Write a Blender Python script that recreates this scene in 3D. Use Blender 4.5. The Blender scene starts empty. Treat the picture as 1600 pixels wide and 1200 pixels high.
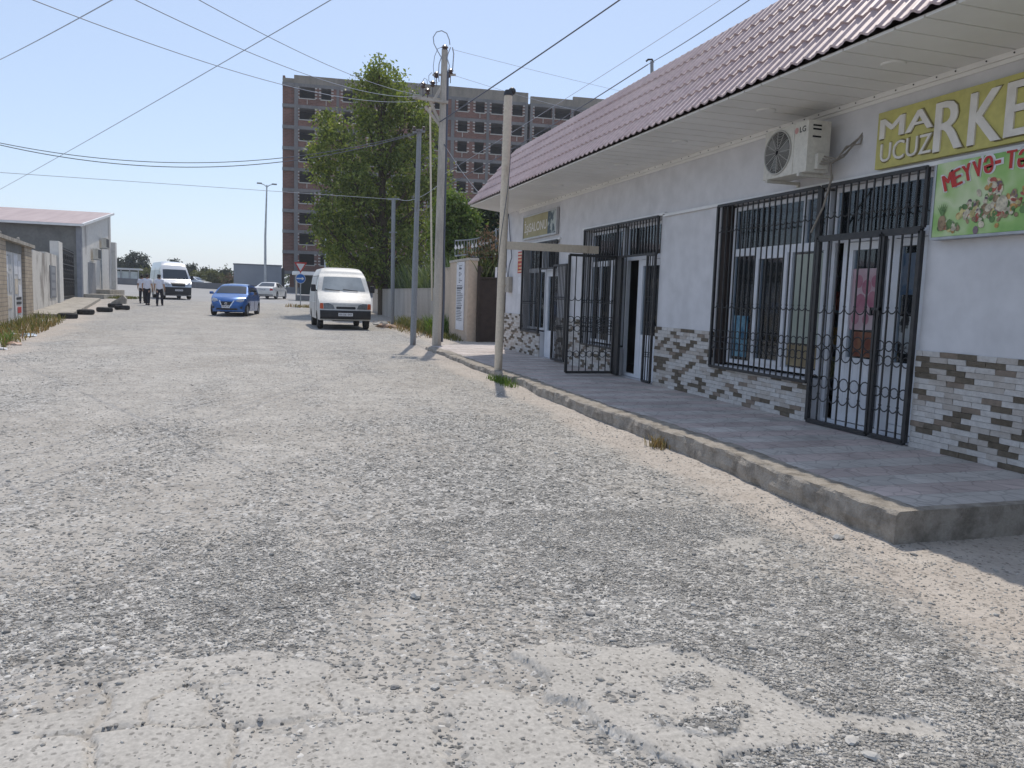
import bpy, bmesh, math, random
import numpy as np
from mathutils import Vector, Matrix
R_ = math.radians
rnd = random.Random(7)
SC = bpy.context.scene
COL = SC.collection

# ------------------------------------------------------------------ camera (calibrated from vanishing points)
PPX, PPY, FPX, CAMH = 800.0, 600.0, 1230.902, 1.55
def _camrot():
    d = lambda x, y: Vector((x-PPX, -(y-PPY), -FPX))
    yc = d(417, 455).normalized(); zc = -d(440, 12000).normalized()
    zc = (zc - yc*zc.dot(yc)).normalized(); xc = yc.cross(zc)
    return Matrix((xc, yc, zc))
CR = _camrot()
CP = Vector((0, 0, CAMH))
def ray(px, py): return CR @ Vector((px-PPX, -(py-PPY), -FPX))
def atY(px, py, Y): v = ray(px, py); return CP + v*(Y/v.y)
def atX(px, py, X): v = ray(px, py); return CP + v*(X/v.x)
def atZ(px, py, z=0): v = ray(px, py); return CP + v*((z-CAMH)/v.z)
cam = bpy.data.cameras.new('camera'); co = bpy.data.objects.new('camera', cam); COL.objects.link(co)
cam.sensor_fit = 'HORIZONTAL'; cam.sensor_width = 36; cam.lens = FPX/1600*36; cam.clip_start = .05; cam.clip_end = 6000
co.matrix_world = Matrix.Translation(CP) @ CR.to_4x4(); SC.camera = co

# ------------------------------------------------------------------ light
SUN = Vector((.16, .56, 1)).normalized()
el = math.asin(SUN.z); az = math.atan2(SUN.x, SUN.y)
w = bpy.data.worlds.new('World'); SC.world = w; w.use_nodes = True
nt = w.node_tree; nt.nodes.clear()
sk = nt.nodes.new('ShaderNodeTexSky'); sk.sky_type = 'NISHITA'; sk.sun_disc = False
sk.sun_elevation = el; sk.sun_rotation = az; sk.altitude = 0; sk.air_density = 1.0; sk.dust_density = .9; sk.ozone_density = 2.2
bg = nt.nodes.new('ShaderNodeBackground'); bg.inputs[1].default_value = .15
out = nt.nodes.new('ShaderNodeOutputWorld')
hzm = nt.nodes.new('ShaderNodeMix'); hzm.data_type = 'RGBA'; hzm.inputs[0].default_value = .42; hzm.inputs[7].default_value = (4.5, 5.3, 6.9, 1)   # milky summer sky
nt.links.new(sk.outputs[0], hzm.inputs[6]); nt.links.new(hzm.outputs[2], bg.inputs[0]); nt.links.new(bg.outputs[0], out.inputs[0])
sl = bpy.data.lights.new('sun', 'SUN'); sl.energy = 3.4; sl.angle = R_(.55); sl.color = (1, .925, .82)
so = bpy.data.objects.new('sun', sl); COL.objects.link(so); so.rotation_euler = SUN.to_track_quat('Z', 'Y').to_euler()
so.location = (20, 40, 80)
SC.view_settings.view_transform = 'Standard'; SC.view_settings.look = 'None'; SC.view_settings.gamma = 1; SC.view_settings.exposure = -.05
SC.cycles.max_bounces = 8; SC.cycles.transparent_max_bounces = 16

# ------------------------------------------------------------------ materials
class NT:
    def __init__(s, name):
        s.m = bpy.data.materials.new(name); s.m.use_nodes = True; s.t = s.m.node_tree; s.t.nodes.clear()
        s.o = s.n('OutputMaterial')
    def n(s, typ, **kw):
        nd = s.t.nodes.new('ShaderNode'+typ)
        for k, v in kw.items():
            if k.startswith('i_'): nd.inputs[k[2:].replace('_', ' ')].default_value = v
            else: setattr(nd, k, v)
        return nd
    def l(s, a, b): s.t.links.new(a, b)
    def ramp(s, src, stops, interp='LINEAR'):
        r = s.n('ValToRGB'); r.color_ramp.interpolation = interp
        e = r.color_ramp.elements
        while len(e) < len(stops): e.new(.5)
        for q, (p, c) in zip(e, stops):
            q.position = p; q.color = (*c, 1) if hasattr(c, '__len__') else (c, c, c, 1)
        s.l(src, r.inputs[0]); return r.outputs[0]
    def mix(s, f, a, b, mode='MIX'):
        m = s.n('Mix', data_type='RGBA', blend_type=mode)
        for sock, v in ((m.inputs[0], f), (m.inputs[6], a), (m.inputs[7], b)):
            if hasattr(v, 'is_linked'): s.l(v, sock)
            elif hasattr(v, '__len__'): sock.default_value = (*v[:3], 1)
            else: sock.default_value = v
        return m.outputs[2]
    def math(s, op, a, b=0., c=0.):
        m = s.n('Math', operation=op)
        for i, v in enumerate((a, b, c)):
            if hasattr(v, 'is_linked'): s.l(v, m.inputs[i])
            else: m.inputs[i].default_value = v
        return m.outputs[0]
    def coord(s, scale=(1, 1, 1), kind='Object'):
        tc = s.n('TexCoord'); mp = s.n('Mapping'); mp.inputs['Scale'].default_value = scale
        s.l(tc.outputs[kind], mp.inputs[0]); return mp.outputs[0]
    def noise(s, vec, scale, detail=6, rough=.55):
        q = s.n('TexNoise'); q.inputs['Scale'].default_value = scale; q.inputs['Detail'].default_value = detail; q.inputs['Roughness'].default_value = rough
        s.l(vec, q.inputs['Vector']); return q.outputs[0]
    def bsdf(s, col, rough=.8, metal=0., spec=.3, bump=None, bstr=.3, bdist=.02, **kw):
        b = s.n('BsdfPrincipled')
        for k, v in (('Base Color', col), ('Roughness', rough), ('Metallic', metal), ('Specular IOR Level', spec)):
            if hasattr(v, 'is_linked'): s.l(v, b.inputs[k])
            elif hasattr(v, '__len__'): b.inputs[k].default_value = (*v[:3], 1)
            else: b.inputs[k].default_value = v
        for k, v in kw.items(): b.inputs[k.replace('_', ' ')].default_value = v
        if bump is not None:
            bp = s.n('Bump'); bp.inputs['Strength'].default_value = bstr; bp.inputs['Distance'].default_value = bdist
            s.l(bump, bp.inputs['Height']); s.l(bp.outputs[0], b.inputs['Normal'])
        s.l(b.outputs[0], s.o.inputs[0]); return b
def mat(name, c1, c2=None, scale=3., rough=.8, metal=0., spec=.3, bump=0., bscale=40., lo=.35, hi=.65, stretch=(1, 1, 1), **kw):
    t = NT(name); v = t.coord(stretch)
    col = c1
    if c2 is not None:
        col = t.ramp(t.noise(v, scale), [(lo, c1), (hi, c2)])
    bm_ = t.noise(t.coord(), bscale, 5) if bump else None
    t.bsdf(col, rough, metal, spec, bm_, bump, .02, **kw); return t.m
def island(name, cols, rough=.7, trans=0., spec=.3, noise=None):
    """colour picked at random for every loose piece (stone, leaf, brick)"""
    t = NT(name); g = t.n('NewGeometry')
    n = len(cols); col = t.ramp(g.outputs['Random Per Island'], [(i/max(1, n-1), c) for i, c in enumerate(cols)])
    if noise:
        f = t.ramp(t.noise(t.coord(), noise, 4), [(.35, .75), (.65, 1.15)]); col = t.mix(1., col, f, 'MULTIPLY')
    if trans:
        d = t.n('BsdfPrincipled'); t.l(col, d.inputs['Base Color']); d.inputs['Roughness'].default_value = rough; d.inputs['Specular IOR Level'].default_value = spec
        tr = t.n('BsdfTranslucent'); t.l(t.mix(1., col, (1.25, 1.3, .55), 'MULTIPLY'), tr.inputs[0])
        ms = t.n('MixShader'); ms.inputs[0].default_value = trans; t.l(d.outputs[0], ms.inputs[1]); t.l(tr.outputs[0], ms.inputs[2]); t.l(ms.outputs[0], t.o.inputs[0])
    else: t.bsdf(col, rough, 0, spec)
    return t.m
def glass(name, tint=(.03, .035, .04), see=.5, rough=.03):
    t = NT(name); tr = t.n('BsdfTransparent'); tr.inputs[0].default_value = (see*.92, see*.97, see, 1)
    gl = t.n('BsdfGlossy'); gl.inputs['Roughness'].default_value = rough; gl.inputs[0].default_value = (.9, .95, 1, 1)
    df = t.n('BsdfDiffuse'); df.inputs[0].default_value = (*tint, 1)
    a = t.n('AddShader'); t.l(tr.outputs[0], a.inputs[0]); t.l(df.outputs[0], a.inputs[1])
    fr = t.n('Fresnel'); fr.inputs[0].default_value = 1.6
    m = t.n('MixShader'); t.l(fr.outputs[0], m.inputs[0]); t.l(a.outputs[0], m.inputs[1]); t.l(gl.outputs[0], m.inputs[2]); t.l(m.outputs[0], t.o.inputs[0]); return t.m
def stained(name, base, stain, scale, amount=(.5, .62), rough=.9, bump=.25, streak=(1, 1, .25), dark=None, bscale=30):
    t = NT(name); v = t.coord(streak)
    f = t.ramp(t.noise(v, scale, 8, .62), [(amount[0], 0.), (amount[1], 1.)])
    c = t.mix(f, base, stain)
    g = t.ramp(t.noise(t.coord(), scale*9, 5), [(.3, .88), (.7, 1.06)]); c = t.mix(1., c, g, 'MULTIPLY')
    t.bsdf(c, rough, 0, .2, t.noise(t.coord(), bscale, 6), bump, .02); return t.m

K = {}
K['plaster'] = stained('white_plaster', (.645, .64, .655), (.605, .60, .61), .35, (.4, .9), bump=.05)
K['soffit'] = mat('soffit_panel', (.82, .81, .78), (.74, .73, .70), 1.2, .5, spec=.4)
K['white'] = mat('white_metal', (.78, .78, .78), (.70, .70, .69), 3, .45, spec=.5)
K['pvc'] = mat('white_pvc', (.74, .76, .80), (.66, .68, .72), 4, .4, spec=.5)
K['black'] = mat('black_iron', (.018, .019, .022), (.035, .034, .034), 14, .5, spec=.5, bump=.1)
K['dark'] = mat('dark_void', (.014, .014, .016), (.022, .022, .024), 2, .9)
K['rubber'] = mat('tyre_rubber', (.02, .02, .022), (.05, .048, .045), 9, .85)
K['brown'] = mat('brown_paint', (.026, .018, .015), (.042, .029, .024), 5, .6, bump=.1)
K['concrete'] = stained('concrete', (.40, .37, .32), (.25, .23, .20), 2.2, (.45, .65), bump=.6, streak=(1, 1, .6), bscale=45)
K['polecon'] = stained('pole_concrete', (.50, .46, .40), (.36, .33, .29), 3, (.45, .65), bump=.3)
K['polecream'] = stained('cream_paint', (.66, .57, .45), (.36, .25, .17), 2.6, (.56, .68), .6, .15)
K['polegrey'] = stained('grey_paint', (.27, .285, .30), (.17, .11, .08), 2.4, (.55, .66), .6, .15)
K['beige'] = stained('beige_render', (.58, .47, .37), (.46, .37, .29), 1.1, (.45, .7), bump=.2)
K['greywall'] = stained('grey_render', (.50, .46, .41), (.37, .33, .29), 1.0, (.45, .7), bump=.3)
K['oldwall'] = stained('peeling_plaster', (.62, .59, .54), (.30, .27, .24), .8, (.50, .60), bump=.4, streak=(1, 1, .45))
K['darkrender'] = stained('dark_cement_and_shadow', (.20, .20, .19), (.13, .13, .125), .8, (.4, .7), bump=.3, streak=(1, 1, 1))  # dark render of the gate lintel; on the far house it paints in shadow
K['whitehouse'] = stained('pale_render', (.66, .64, .60), (.36, .33, .30), .5, (.56, .68), bump=.3, streak=(1, 1, .18))
K['galv'] = mat('galvanised', (.42, .44, .46), (.30, .32, .34), 5, .45, .6)
K['cable'] = mat('cable_sheath', (.10, .11, .14), None, rough=.6)
K['alcable'] = mat('aluminium_wire', (.34, .37, .43), None, rough=.6)
K['insul'] = mat('insulator_glaze', (.06, .035, .03), (.10, .07, .06), 8, .25, spec=.6)
K['glass'] = glass('window_glass', (.012, .014, .016), see=.8)
K['carglass'] = glass('car_glass', (.02, .025, .03), .14)
K['bark'] = mat('bark', (.13, .10, .07), (.07, .055, .04), 9, .95, bump=.6, stretch=(3, 3, .6))
K['skin'] = mat('skin', (.42, .25, .17), (.36, .21, .14), 9, .55)
K['shirt'] = mat('white_shirt', (.78, .79, .86), (.66, .67, .75), 8, .85)
K['trouser'] = mat('dark_trousers', (.013, .014, .022), (.02, .02, .03), 8, .85)
K['hair'] = mat('black_hair', (.012, .010, .009), (.02, .017, .015), 30, .6)
K['paper'] = mat('paper', (.72, .72, .74), (.62, .62, .64), 6, .8)
K['red'] = mat('red_paint', (.50, .045, .04), (.42, .04, .035), 6, .5)
K['ink'] = mat('black_ink', (.03, .03, .035), None, rough=.7)

# ------------------------------------------------------------------ mesh builder
class MB:
    def __init__(s): s.v = []; s.f = []; s.mi = []; s.m = None; s.cur = 0
    def add(s, vs, fs):
        b = len(s.v)
        if s.m is not None: vs = [s.m @ Vector(q) for q in vs]
        s.v += [tuple(q) for q in vs]; s.f += [tuple(i+b for i in q) for q in fs]; s.mi += [s.cur]*len(fs)
        return s
    def box(s, a, b):
        (x0, y0, z0), (x1, y1, z1) = a, b
        x0, x1 = sorted((x0, x1)); y0, y1 = sorted((y0, y1)); z0, z1 = sorted((z0, z1))
        return s.add([(x0, y0, z0), (x1, y0, z0), (x1, y1, z0), (x0, y1, z0), (x0, y0, z1), (x1, y0, z1), (x1, y1, z1), (x0, y1, z1)],
                     [(0, 3, 2, 1), (4, 5, 6, 7), (0, 1, 5, 4), (1, 2, 6, 5), (2, 3, 7, 6), (3, 0, 4, 7)])
    def bbox(s, a, b, r):
        """box with chamfered vertical and horizontal edges"""
        bm_ = bmesh.new(); bmesh.ops.create_cube(bm_, size=1)
        c = [(a[i]+b[i])/2 for i in range(3)]; d = [abs(b[i]-a[i]) for i in range(3)]
        for v in bm_.verts: v.co = Vector([c[i]+v.co[i]*d[i] for i in range(3)])
        bmesh.ops.bevel(bm_, geom=bm_.edges[:], offset=r, segments=2, affect='EDGES', profile=.6)
        return s.bm(bm_)
    def bm(s, bm_):
        bm_.verts.index_update(); s.add([v.co.copy() for v in bm_.verts], [[v.index for v in f.verts] for f in bm_.faces]); bm_.free(); return s
    def tube(s, pts, r, n=8, cap=True):
        pts = [Vector(p) for p in pts]; rs = r if hasattr(r, '__len__') else [r]*len(pts)
        vs = []; fs = []; prev = None
        for i, p in enumerate(pts):
            d = (pts[min(i+1, len(pts)-1)] - pts[max(i-1, 0)]).normalized()
            if prev is None:
                u = d.cross(Vector((0, 0, 1))); u = u if u.length > 1e-3 else d.cross(Vector((1, 0, 0)))
            else: u = prev - d*prev.dot(d)
            u.normalize(); prev = u; w_ = d.cross(u)
            for k in range(n):
                a = 2*math.pi*k/n; vs.append(p + (u*math.cos(a)+w_*math.sin(a))*rs[i])
        for i in range(len(pts)-1):
            for k in range(n):
                a = i*n+k; b = i*n+(k+1) % n; fs.append((a, b, b+n, a+n))
        if cap: fs.append(tuple(range(n-1, -1, -1))); fs.append(tuple(range((len(pts)-1)*n, len(pts)*n)))
        return s.add(vs, fs)
    def bar(s, p, q, w_, h=None):
        """square bar"""
        h = h or w_; p = Vector(p); q = Vector(q); d = (q-p).normalized()
        u = d.cross(Vector((0, 0, 1))); u = u if u.length > 1e-3 else Vector((1, 0, 0)); u.normalize(); v = d.cross(u)
        vs = [c + u*a*w_/2 + v*b*h/2 for c in (p, q) for a, b in ((-1, -1), (1, -1), (1, 1), (-1, 1))]
        return s.add(vs, [(0, 1, 2, 3), (7, 6, 5, 4), (0, 4, 5, 1), (1, 5, 6, 2), (2, 6, 7, 3), (3, 7, 4, 0)])
    def lathe(s, prof, n=16, c=(0, 0, 0), axis='Z'):
        vs = []; fs = []
        for r, z in prof:
            for k in range(n):
                a = 2*math.pi*k/n; x, y = r*math.cos(a), r*math.sin(a)
                p = (x, y, z) if axis == 'Z' else ((z, x, y) if axis == 'X' else (y, z, x))
                vs.append((p[0]+c[0], p[1]+c[1], p[2]+c[2]))
        for i in range(len(prof)-1):
            for k in range(n):
                a = i*n+k; b = i*n+(k+1) % n; fs.append((a, b, b+n, a+n))
        return s.add(vs, fs)
    def prism(s, poly, d0, d1, plane='XZ'):
        """extruded polygon; plane gives the two drawn axes"""
        f = {'XZ': lambda a, b, d: (a, d, b), 'YZ': lambda a, b, d: (d, a, b), 'XY': lambda a, b, d: (a, b, d)}[plane]
        n = len(poly); vs = [f(a, b, d0) for a, b in poly]+[f(a, b, d1) for a, b in poly]
        return s.add(vs, [tuple(range(n)), tuple(range(2*n-1, n-1, -1))]+[(i, i+n, (i+1) % n+n, (i+1) % n) for i in range(n)])
    def ring(s, c, r, t, plane='YZ', n=12, m=5):
        e = {'YZ': (Vector((0, 1, 0)), Vector((0, 0, 1))), 'XZ': (Vector((1, 0, 0)), Vector((0, 0, 1))), 'XY': (Vector((1, 0, 0)), Vector((0, 1, 0)))}[plane]
        ax = e[0].cross(e[1]); vs = []; fs = []; c = Vector(c)
        for i in range(n):
            a = 2*math.pi*i/n; d = e[0]*math.cos(a)+e[1]*math.sin(a)
            for k in range(m):
                b = 2*math.pi*k/m; vs.append(c+d*(r+t*math.cos(b))+ax*t*math.sin(b))
        for i in range(n):
            for k in range(m):
                fs.append((i*m+k, i*m+(k+1) % m, ((i+1) % n)*m+(k+1) % m, ((i+1) % n)*m+k))
        return s.add(vs, fs)
    def sph(s, c, r, seg=10, jit=0., rg=rnd):
        r = r if hasattr(r, '__len__') else (r, r, r)
        bm_ = bmesh.new(); bmesh.ops.create_icosphere(bm_, subdivisions=2 if seg > 6 else 1, radius=1)
        for v in bm_.verts:
            k = 1+rg.uniform(-jit, jit); v.co = Vector((c[0]+v.co.x*r[0]*k, c[1]+v.co.y*r[1]*k, c[2]+v.co.z*r[2]*k))
        return s.bm(bm_)
    def build(s, name, m, parent=None, smooth=None, org=None, recalc=True):
        me = bpy.data.meshes.new(name); o_ = Vector(org) if org is not None else None
        me.from_pydata([tuple(Vector(q)-o_) for q in s.v] if o_ else s.v, [], s.f)
        for mm in (m if isinstance(m, (list, tuple)) else [m]): me.materials.append(K[mm] if isinstance(mm, str) else mm)
        if any(s.mi): me.polygons.foreach_set('material_index', s.mi)
        if recalc and len(s.f) < 60000:
            b = bmesh.new(); b.from_mesh(me); bmesh.ops.recalc_face_normals(b, faces=b.faces); b.to_mesh(me); b.free()
        if smooth:
            me.polygons.foreach_set('use_smooth', [True]*len(me.polygons)); me.set_sharp_from_angle(angle=R_(smooth))
        me.update()
        ob = bpy.data.objects.new(name, me); COL.objects.link(ob)
        if parent is not None: ob.parent = parent
        return ob
def npmesh(name, V, F, m, parent=None, smooth=False):
    """numpy verts (n,3) and equal-sized faces (k,c)"""
    me = bpy.data.meshes.new(name); c = F.shape[1]
    me.vertices.add(len(V)); me.vertices.foreach_set('co', V.astype(np.float32).ravel())
    me.loops.add(F.size); me.loops.foreach_set('vertex_index', F.astype(np.int32).ravel())
    me.polygons.add(len(F)); me.polygons.foreach_set('loop_start', np.arange(0, F.size, c, dtype=np.int32))
    me.polygons.foreach_set('loop_total', np.full(len(F), c, dtype=np.int32))
    me.polygons.foreach_set('use_smooth', np.full(len(F), smooth)); me.update(calc_edges=True)
    for mm in (m if isinstance(m, (list, tuple)) else [m]): me.materials.append(K[mm] if isinstance(mm, str) else mm)
    ob = bpy.data.objects.new(name, me); COL.objects.link(ob)
    if parent is not None: ob.parent = parent
    return ob
def thing(name, label, cat, loc=(0, 0, 0), rz=0., group=None):
    o = bpy.data.objects.new(name, None); COL.objects.link(o); o.location = loc; o.rotation_euler = (0, 0, rz); o.empty_display_size = .2
    return tag(o, label, cat, group)
def tag(o, label, cat, group=None):
    o['label'] = label; o['category'] = cat
    if group: o['group'] = group
    return o
def struct(o): o['kind'] = 'structure'; return o
def stuff(o, label=None, cat=None):
    o['kind'] = 'stuff'
    if label: o['label'] = label; o['category'] = cat
    return o
def copy_tree(o, parent=None):
    c = o.copy(); COL.objects.link(c)
    if parent: c.parent = parent
    for ch in list(o.children): copy_tree(ch, c)
    return c
_txt = {}
def text_mesh(body, size=1., bold=.0, ext=.004, shear=0., spacing=1., align='LEFT'):
    cu = bpy.data.curves.new('lettering', 'FONT'); cu.body = body; cu.size = size; cu.offset = bold; cu.extrude = ext; cu.shear = shear; cu.space_character = spacing; cu.resolution_u = 3
    cu.align_x = align
    ob = bpy.data.objects.new('lettering', cu); COL.objects.link(ob); dg = bpy.context.evaluated_depsgraph_get()
    me = bpy.data.meshes.new_from_object(ob.evaluated_get(dg)); bpy.data.objects.remove(ob); bpy.data.curves.remove(cu)
    vs = [v.co.copy() for v in me.vertices]; fs = [tuple(p.vertices) for p in me.polygons]; bpy.data.meshes.remove(me)
    return vs, fs
def letter(mb, body, M_, width=None, height=None, **kw):
    """put lettering into mb: text x,y fitted to width/height, then M_ to place"""
    vs, fs = text_mesh(body, **kw)
    x0 = min(v.x for v in vs); x1 = max(v.x for v in vs); y0 = min(v.y for v in vs); y1 = max(v.y for v in vs)
    sx = width/(x1-x0) if width else None; sy = height/(y1-y0) if height else None
    sx = sx or sy; sy = sy or sx
    mb.add([M_ @ Vector(((v.x-x0)*sx, (v.y-y0)*sy, v.z)) for v in vs], fs)
# frame for lettering on the shop wall (faces -X, reads towards -Y) and on faces looking at -Y (reads towards +X)
def onX(X, y, z): return Matrix(((0, 0, -1, X), (-1, 0, 0, y), (0, 1, 0, z), (0, 0, 0, 1)))
def onY(x, Y, z): return Matrix(((1, 0, 0, x), (0, 0, -1, Y), (0, 1, 0, z), (0, 0, 0, 1)))

# ------------------------------------------------------------------ numpy noise
def _h(ix, iy, s):
    n = (ix*374761393 + iy*668265263 + s*974634777) & 0x7fffffff
    n = ((n ^ (n >> 13))*1274126177) & 0x7fffffff
    return ((n ^ (n >> 16)) & 0xffff)/65535.
def vn(x, y, s=0):
    ix = np.floor(x).astype(np.int64); iy = np.floor(y).astype(np.int64); fx = x-ix; fy = y-iy
    fx = fx*fx*(3-2*fx); fy = fy*fy*(3-2*fy)
    a = _h(ix, iy, s); b = _h(ix+1, iy, s); c = _h(ix, iy+1, s); d = _h(ix+1, iy+1, s)
    return a+(b-a)*fx+(c-a)*fy+(a-b-c+d)*fx*fy
def fbm(x, y, f=1., o=4, s=0):
    r = 0; a = .5; t = 0
    for i in range(o): r = r+a*vn(x*f, y*f, s+i*17); t += a; a *= .55; f *= 2.03
    return r/t
def sst(a, b, x): t = np.clip((x-a)/(b-a), 0, 1); return t*t*(3-2*t)
# ================================================================== GROUND
_ZY = ([4, 7, 10, 13, 20, 27, 37, 48, 57, 61, 70, 85, 100, 115], [0, .04, .08, .11, .15, .2, .27, .5, .70, .75, .88, 1.1, 1.48, 1.6])
def zbase(x, y):
    z = np.interp(y, *_ZY); t = sst(72, 100, y)
    return z + t*np.clip(-.0195*(x-1), -.25, .6)
def sdpoly(px, py, poly):
    """signed distance to a polygon, positive inside"""
    d = np.full(px.shape, 1e9); ins = np.zeros(px.shape, bool); n = len(poly)
    for i in range(n):
        ax, ay = poly[i]; bx, by = poly[(i+1) % n]; ex, ey = bx-ax, by-ay
        t = np.clip(((px-ax)*ex+(py-ay)*ey)/(ex*ex+ey*ey+1e-12), 0, 1)
        d = np.minimum(d, np.hypot(px-ax-t*ex, py-ay-t*ey))
        c = (ay > py) != (by > py); xi = ax+(py-ay)/(ey if abs(ey) > 1e-9 else 1e-9)*ex
        ins ^= c & (px < xi)
    return np.where(ins, d, -d)
def gpoly(pts): return [tuple(atZ(x, y, .01))[:2] for x, y in pts]
# broken slabs of the old surfacing that still show through the gravel (polygon, height, edge softness)
SLABS = [
 (gpoly([(870, 1003), (960, 1012), (1055, 1000), (1110, 1030), (1180, 1055), (1250, 1100), (1330, 1112), (1430, 1122), (1500, 1150), (1400, 1146), (1320, 1132), (1290, 1152), (1275, 1165), (1180, 1172), (1130, 1185), (1105, 1215), (1020, 1172), (930, 1125), (905, 1100), (855, 1090), (850, 1072), (858, 1060), (825, 1037), (790, 1020)]), .036, .012),
 (gpoly([(690, 1090), (760, 1065), (830, 1085), (850, 1110), (905, 1152), (980, 1220), (760, 1225), (722, 1140)]), .008, .02),
 (gpoly([(165, 1062), (230, 1046), (320, 1024), (400, 1014), (520, 1038), (580, 1076), (660, 1084), (700, 1225), (-70, 1235), (-40, 1128), (60, 1112), (140, 1100)]), .010, .018),
 (gpoly([(1130, 840), (1190, 838), (1180, 856), (1120, 855)]), .004, .05),
]
CRACKS = [gpoly(q) for q in ([(130, 1066), (230, 1046), (300, 1042), (322, 1026), (350, 1008)], [(300, 1042), (290, 1066), (334, 1088), (342, 1112), (372, 1131)], [(60, 1148), (140, 1140), (230, 1129), (300, 1132), (372, 1131), (440, 1124), (520, 1112)],
                               [(160, 1066), (172, 1100), (138, 1140), (150, 1172), (140, 1230)], [(290, 1066), (228, 1092), (230, 1129)], [(372, 1131), (378, 1160), (350, 1230)], [(520, 1038), (505, 1075), (540, 1112), (650, 1110)])]
def dline(px, py, pts):
    d = np.full(px.shape, 1e9)
    for (ax, ay), (bx, by) in zip(pts[:-1], pts[1:]):
        ex, ey = bx-ax, by-ay; t = np.clip(((px-ax)*ex+(py-ay)*ey)/(ex*ex+ey*ey+1e-12), 0, 1); d = np.minimum(d, np.hypot(px-ax-t*ex, py-ay-t*ey))
    return d
HOLES = [(gpoly([(880, 1018), (905, 1014), (930, 1022), (905, 1032), (878, 1028)]), .02), (gpoly([(1010, 1060), (1090, 1050), (1120, 1075), (1040, 1085)]), .012), (gpoly([(940, 1080), (1000, 1085), (990, 1105), (930, 1098)]), .01)]
def ground_fields(x, y):
    """height, gravel cover, slab cover, sand"""
    wx = x+.25*(fbm(x, y, .8, 3, 3)-.5); wy = y+.6*(fbm(x, y, .8, 3, 9)-.5)
    n1 = fbm(wx, wy*.45, .55, 5, 11); n2 = fbm(wx, wy*.6, 1.7, 4, 23)
    grav = .80*sst(.30, .78, .5*n1+.5*n2)
    # tyre tracks worn to dust
    for cx, wd, k in ((-1.9, .55, .75), (-.35, .42, .5), (-3.4, .6, .6), (1.35, .45, .4), (2.7, .4, .3)):
        c = cx+.35*np.sin(y*.16+cx)+.12*(n2-.5); grav = grav-k*np.exp(-((x-c)/wd)**2)*sst(5, 9, y)*(.4+.9*n2)
    # deep loose band in front of the slabs and along the right side
    grav = grav+.75*np.exp(-((y-(4.15+.25*np.sin(x*1.3)))/.42)**2)*sst(-2.2, -1.2, x)*sst(1.0, .4, x)
    grav = grav+.8*np.exp(-((x-(2.25-.05*(y-4)))/.85)**2)*sst(1.7, 2.3, y+.25*x-.3)*sst(13, 7, y)*(.5+.7*n2)
    # sandy strip at the kerb
    sand = sst(-.75, -.35, x-(4.02+.35*(n2-.5)) + .0*y)*sst(24, 19, y)
    sand = np.maximum(sand, sst(2.95, 3.5, x+.6*(n1-.5))*sst(4.4, 3.6, y))
    grav = grav*(1-.85*sand)
    # the left edge: dry dirt under the weeds, right verge by the wall
    fl = -4.2-.125*y
    sand = np.maximum(sand, sst(2.4, 1.2, x-fl+1.5*(n2-.5))*sst(14, 18, y)*sst(60, 52, y))
    sand = np.maximum(sand, sst(4.3, 5.0, x+.5*(n2-.5))*sst(19, 21, y)*sst(55, 50, y))
    road = sst(57.5, 58.5, y+1.2*(n1-.5)+.10*x)
    grav = np.clip(grav, 0, 1)*(1-road); sand = sand*(1-road)
    slab = np.zeros_like(x); hs = np.zeros_like(x)
    near = (y < 6.2) & (y > -1) & (x > -4) & (x < 5)
    if near.any():
        xs = x[near]; ys = y[near]; q = .05*(fbm(xs, ys, 8, 3, 41)-.5)
        S = np.zeros_like(xs); Hh = np.zeros_like(xs)
        for poly, h, soft in SLABS:
            d = sdpoly(xs, ys, poly)+q; c = sst(-soft, soft, d); S = np.maximum(S, c); Hh = np.maximum(Hh, h*c*((.8-.7*sst(.08, .75, (xs-.9)*.857+(ys-3.2)*.514)) if h > .03 else 1))
        for poly, h in HOLES:
            d = sdpoly(xs, ys, poly)+1.5*q; c = sst(-.03, .03, d); S = S*(1-.8*c); Hh = Hh-h*c
        # cracks filled with grit, pitted and worn
        w2 = fbm(xs, ys, 6, 3, 88)
        for pts in CRACKS:
            d = dline(xs+.06*(fbm(xs, ys, 8, 4, 51)-.5), ys+.06*(fbm(xs, ys, 8, 4, 57)-.5), pts); c = sst(.013+.03*sst(.5, .8, w2), .003, d); S = S*(1-c); Hh = Hh-.012*c
        S = S*(1-.75*sst(.60, .72, fbm(xs, ys, 5, 4, 77)))
        slab[near] = S; hs[near] = Hh
    grav = grav*(1-.93*sst(.3, .8, slab))
    h = zbase(x, y)+.03*(fbm(x, y, .35, 3, 5)-.5)*sst(70, 40, y)+(.022*(n2-.5)+.012*(fbm(x, y, 6, 3, 31)-.5))*(1-slab*.92)*sst(60, 45, y)+hs
    h = h+.012*grav*sst(30, 20, y)
    h = h-.03*sst(.2, .0, np.abs(x-3.85))*0
    return h, grav, slab, sand, road
def axis(segs):
    a = [segs[0][0]]
    for end, st0, st1 in segs[1:]:
        s0 = a[-1]; L = abs(end-s0); n = max(1, int(round(2*L/(st0+st1))))
        t = np.arange(1, n+1)/n; k = (st1-st0)/(st0+st1)
        u = (t*(1-k)+k*t*t); a += list(s0+(end-s0)*u)
    return np.array(a)
gxs = axis([(-900,), (-60, 200, 12), (-14, 8, .5), (-3.2, .4, .05), (-2.2, .04, .012), (3.0, .012, .012), (4.3, .014, .04), (14, .1, 1), (60, 1, 12), (900, 12, 200)])
gys = axis([(-60,), (-4, 14, .5), (1.5, .4, .05), (4.3, .011, .011), (9, .011, .05), (30, .05, .22), (62, .22, .5), (120, .6, 3), (3000, 20, 300)])
GX, GY = np.meshgrid(gxs, gys); nx, ny = len(gxs), len(gys)
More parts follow.
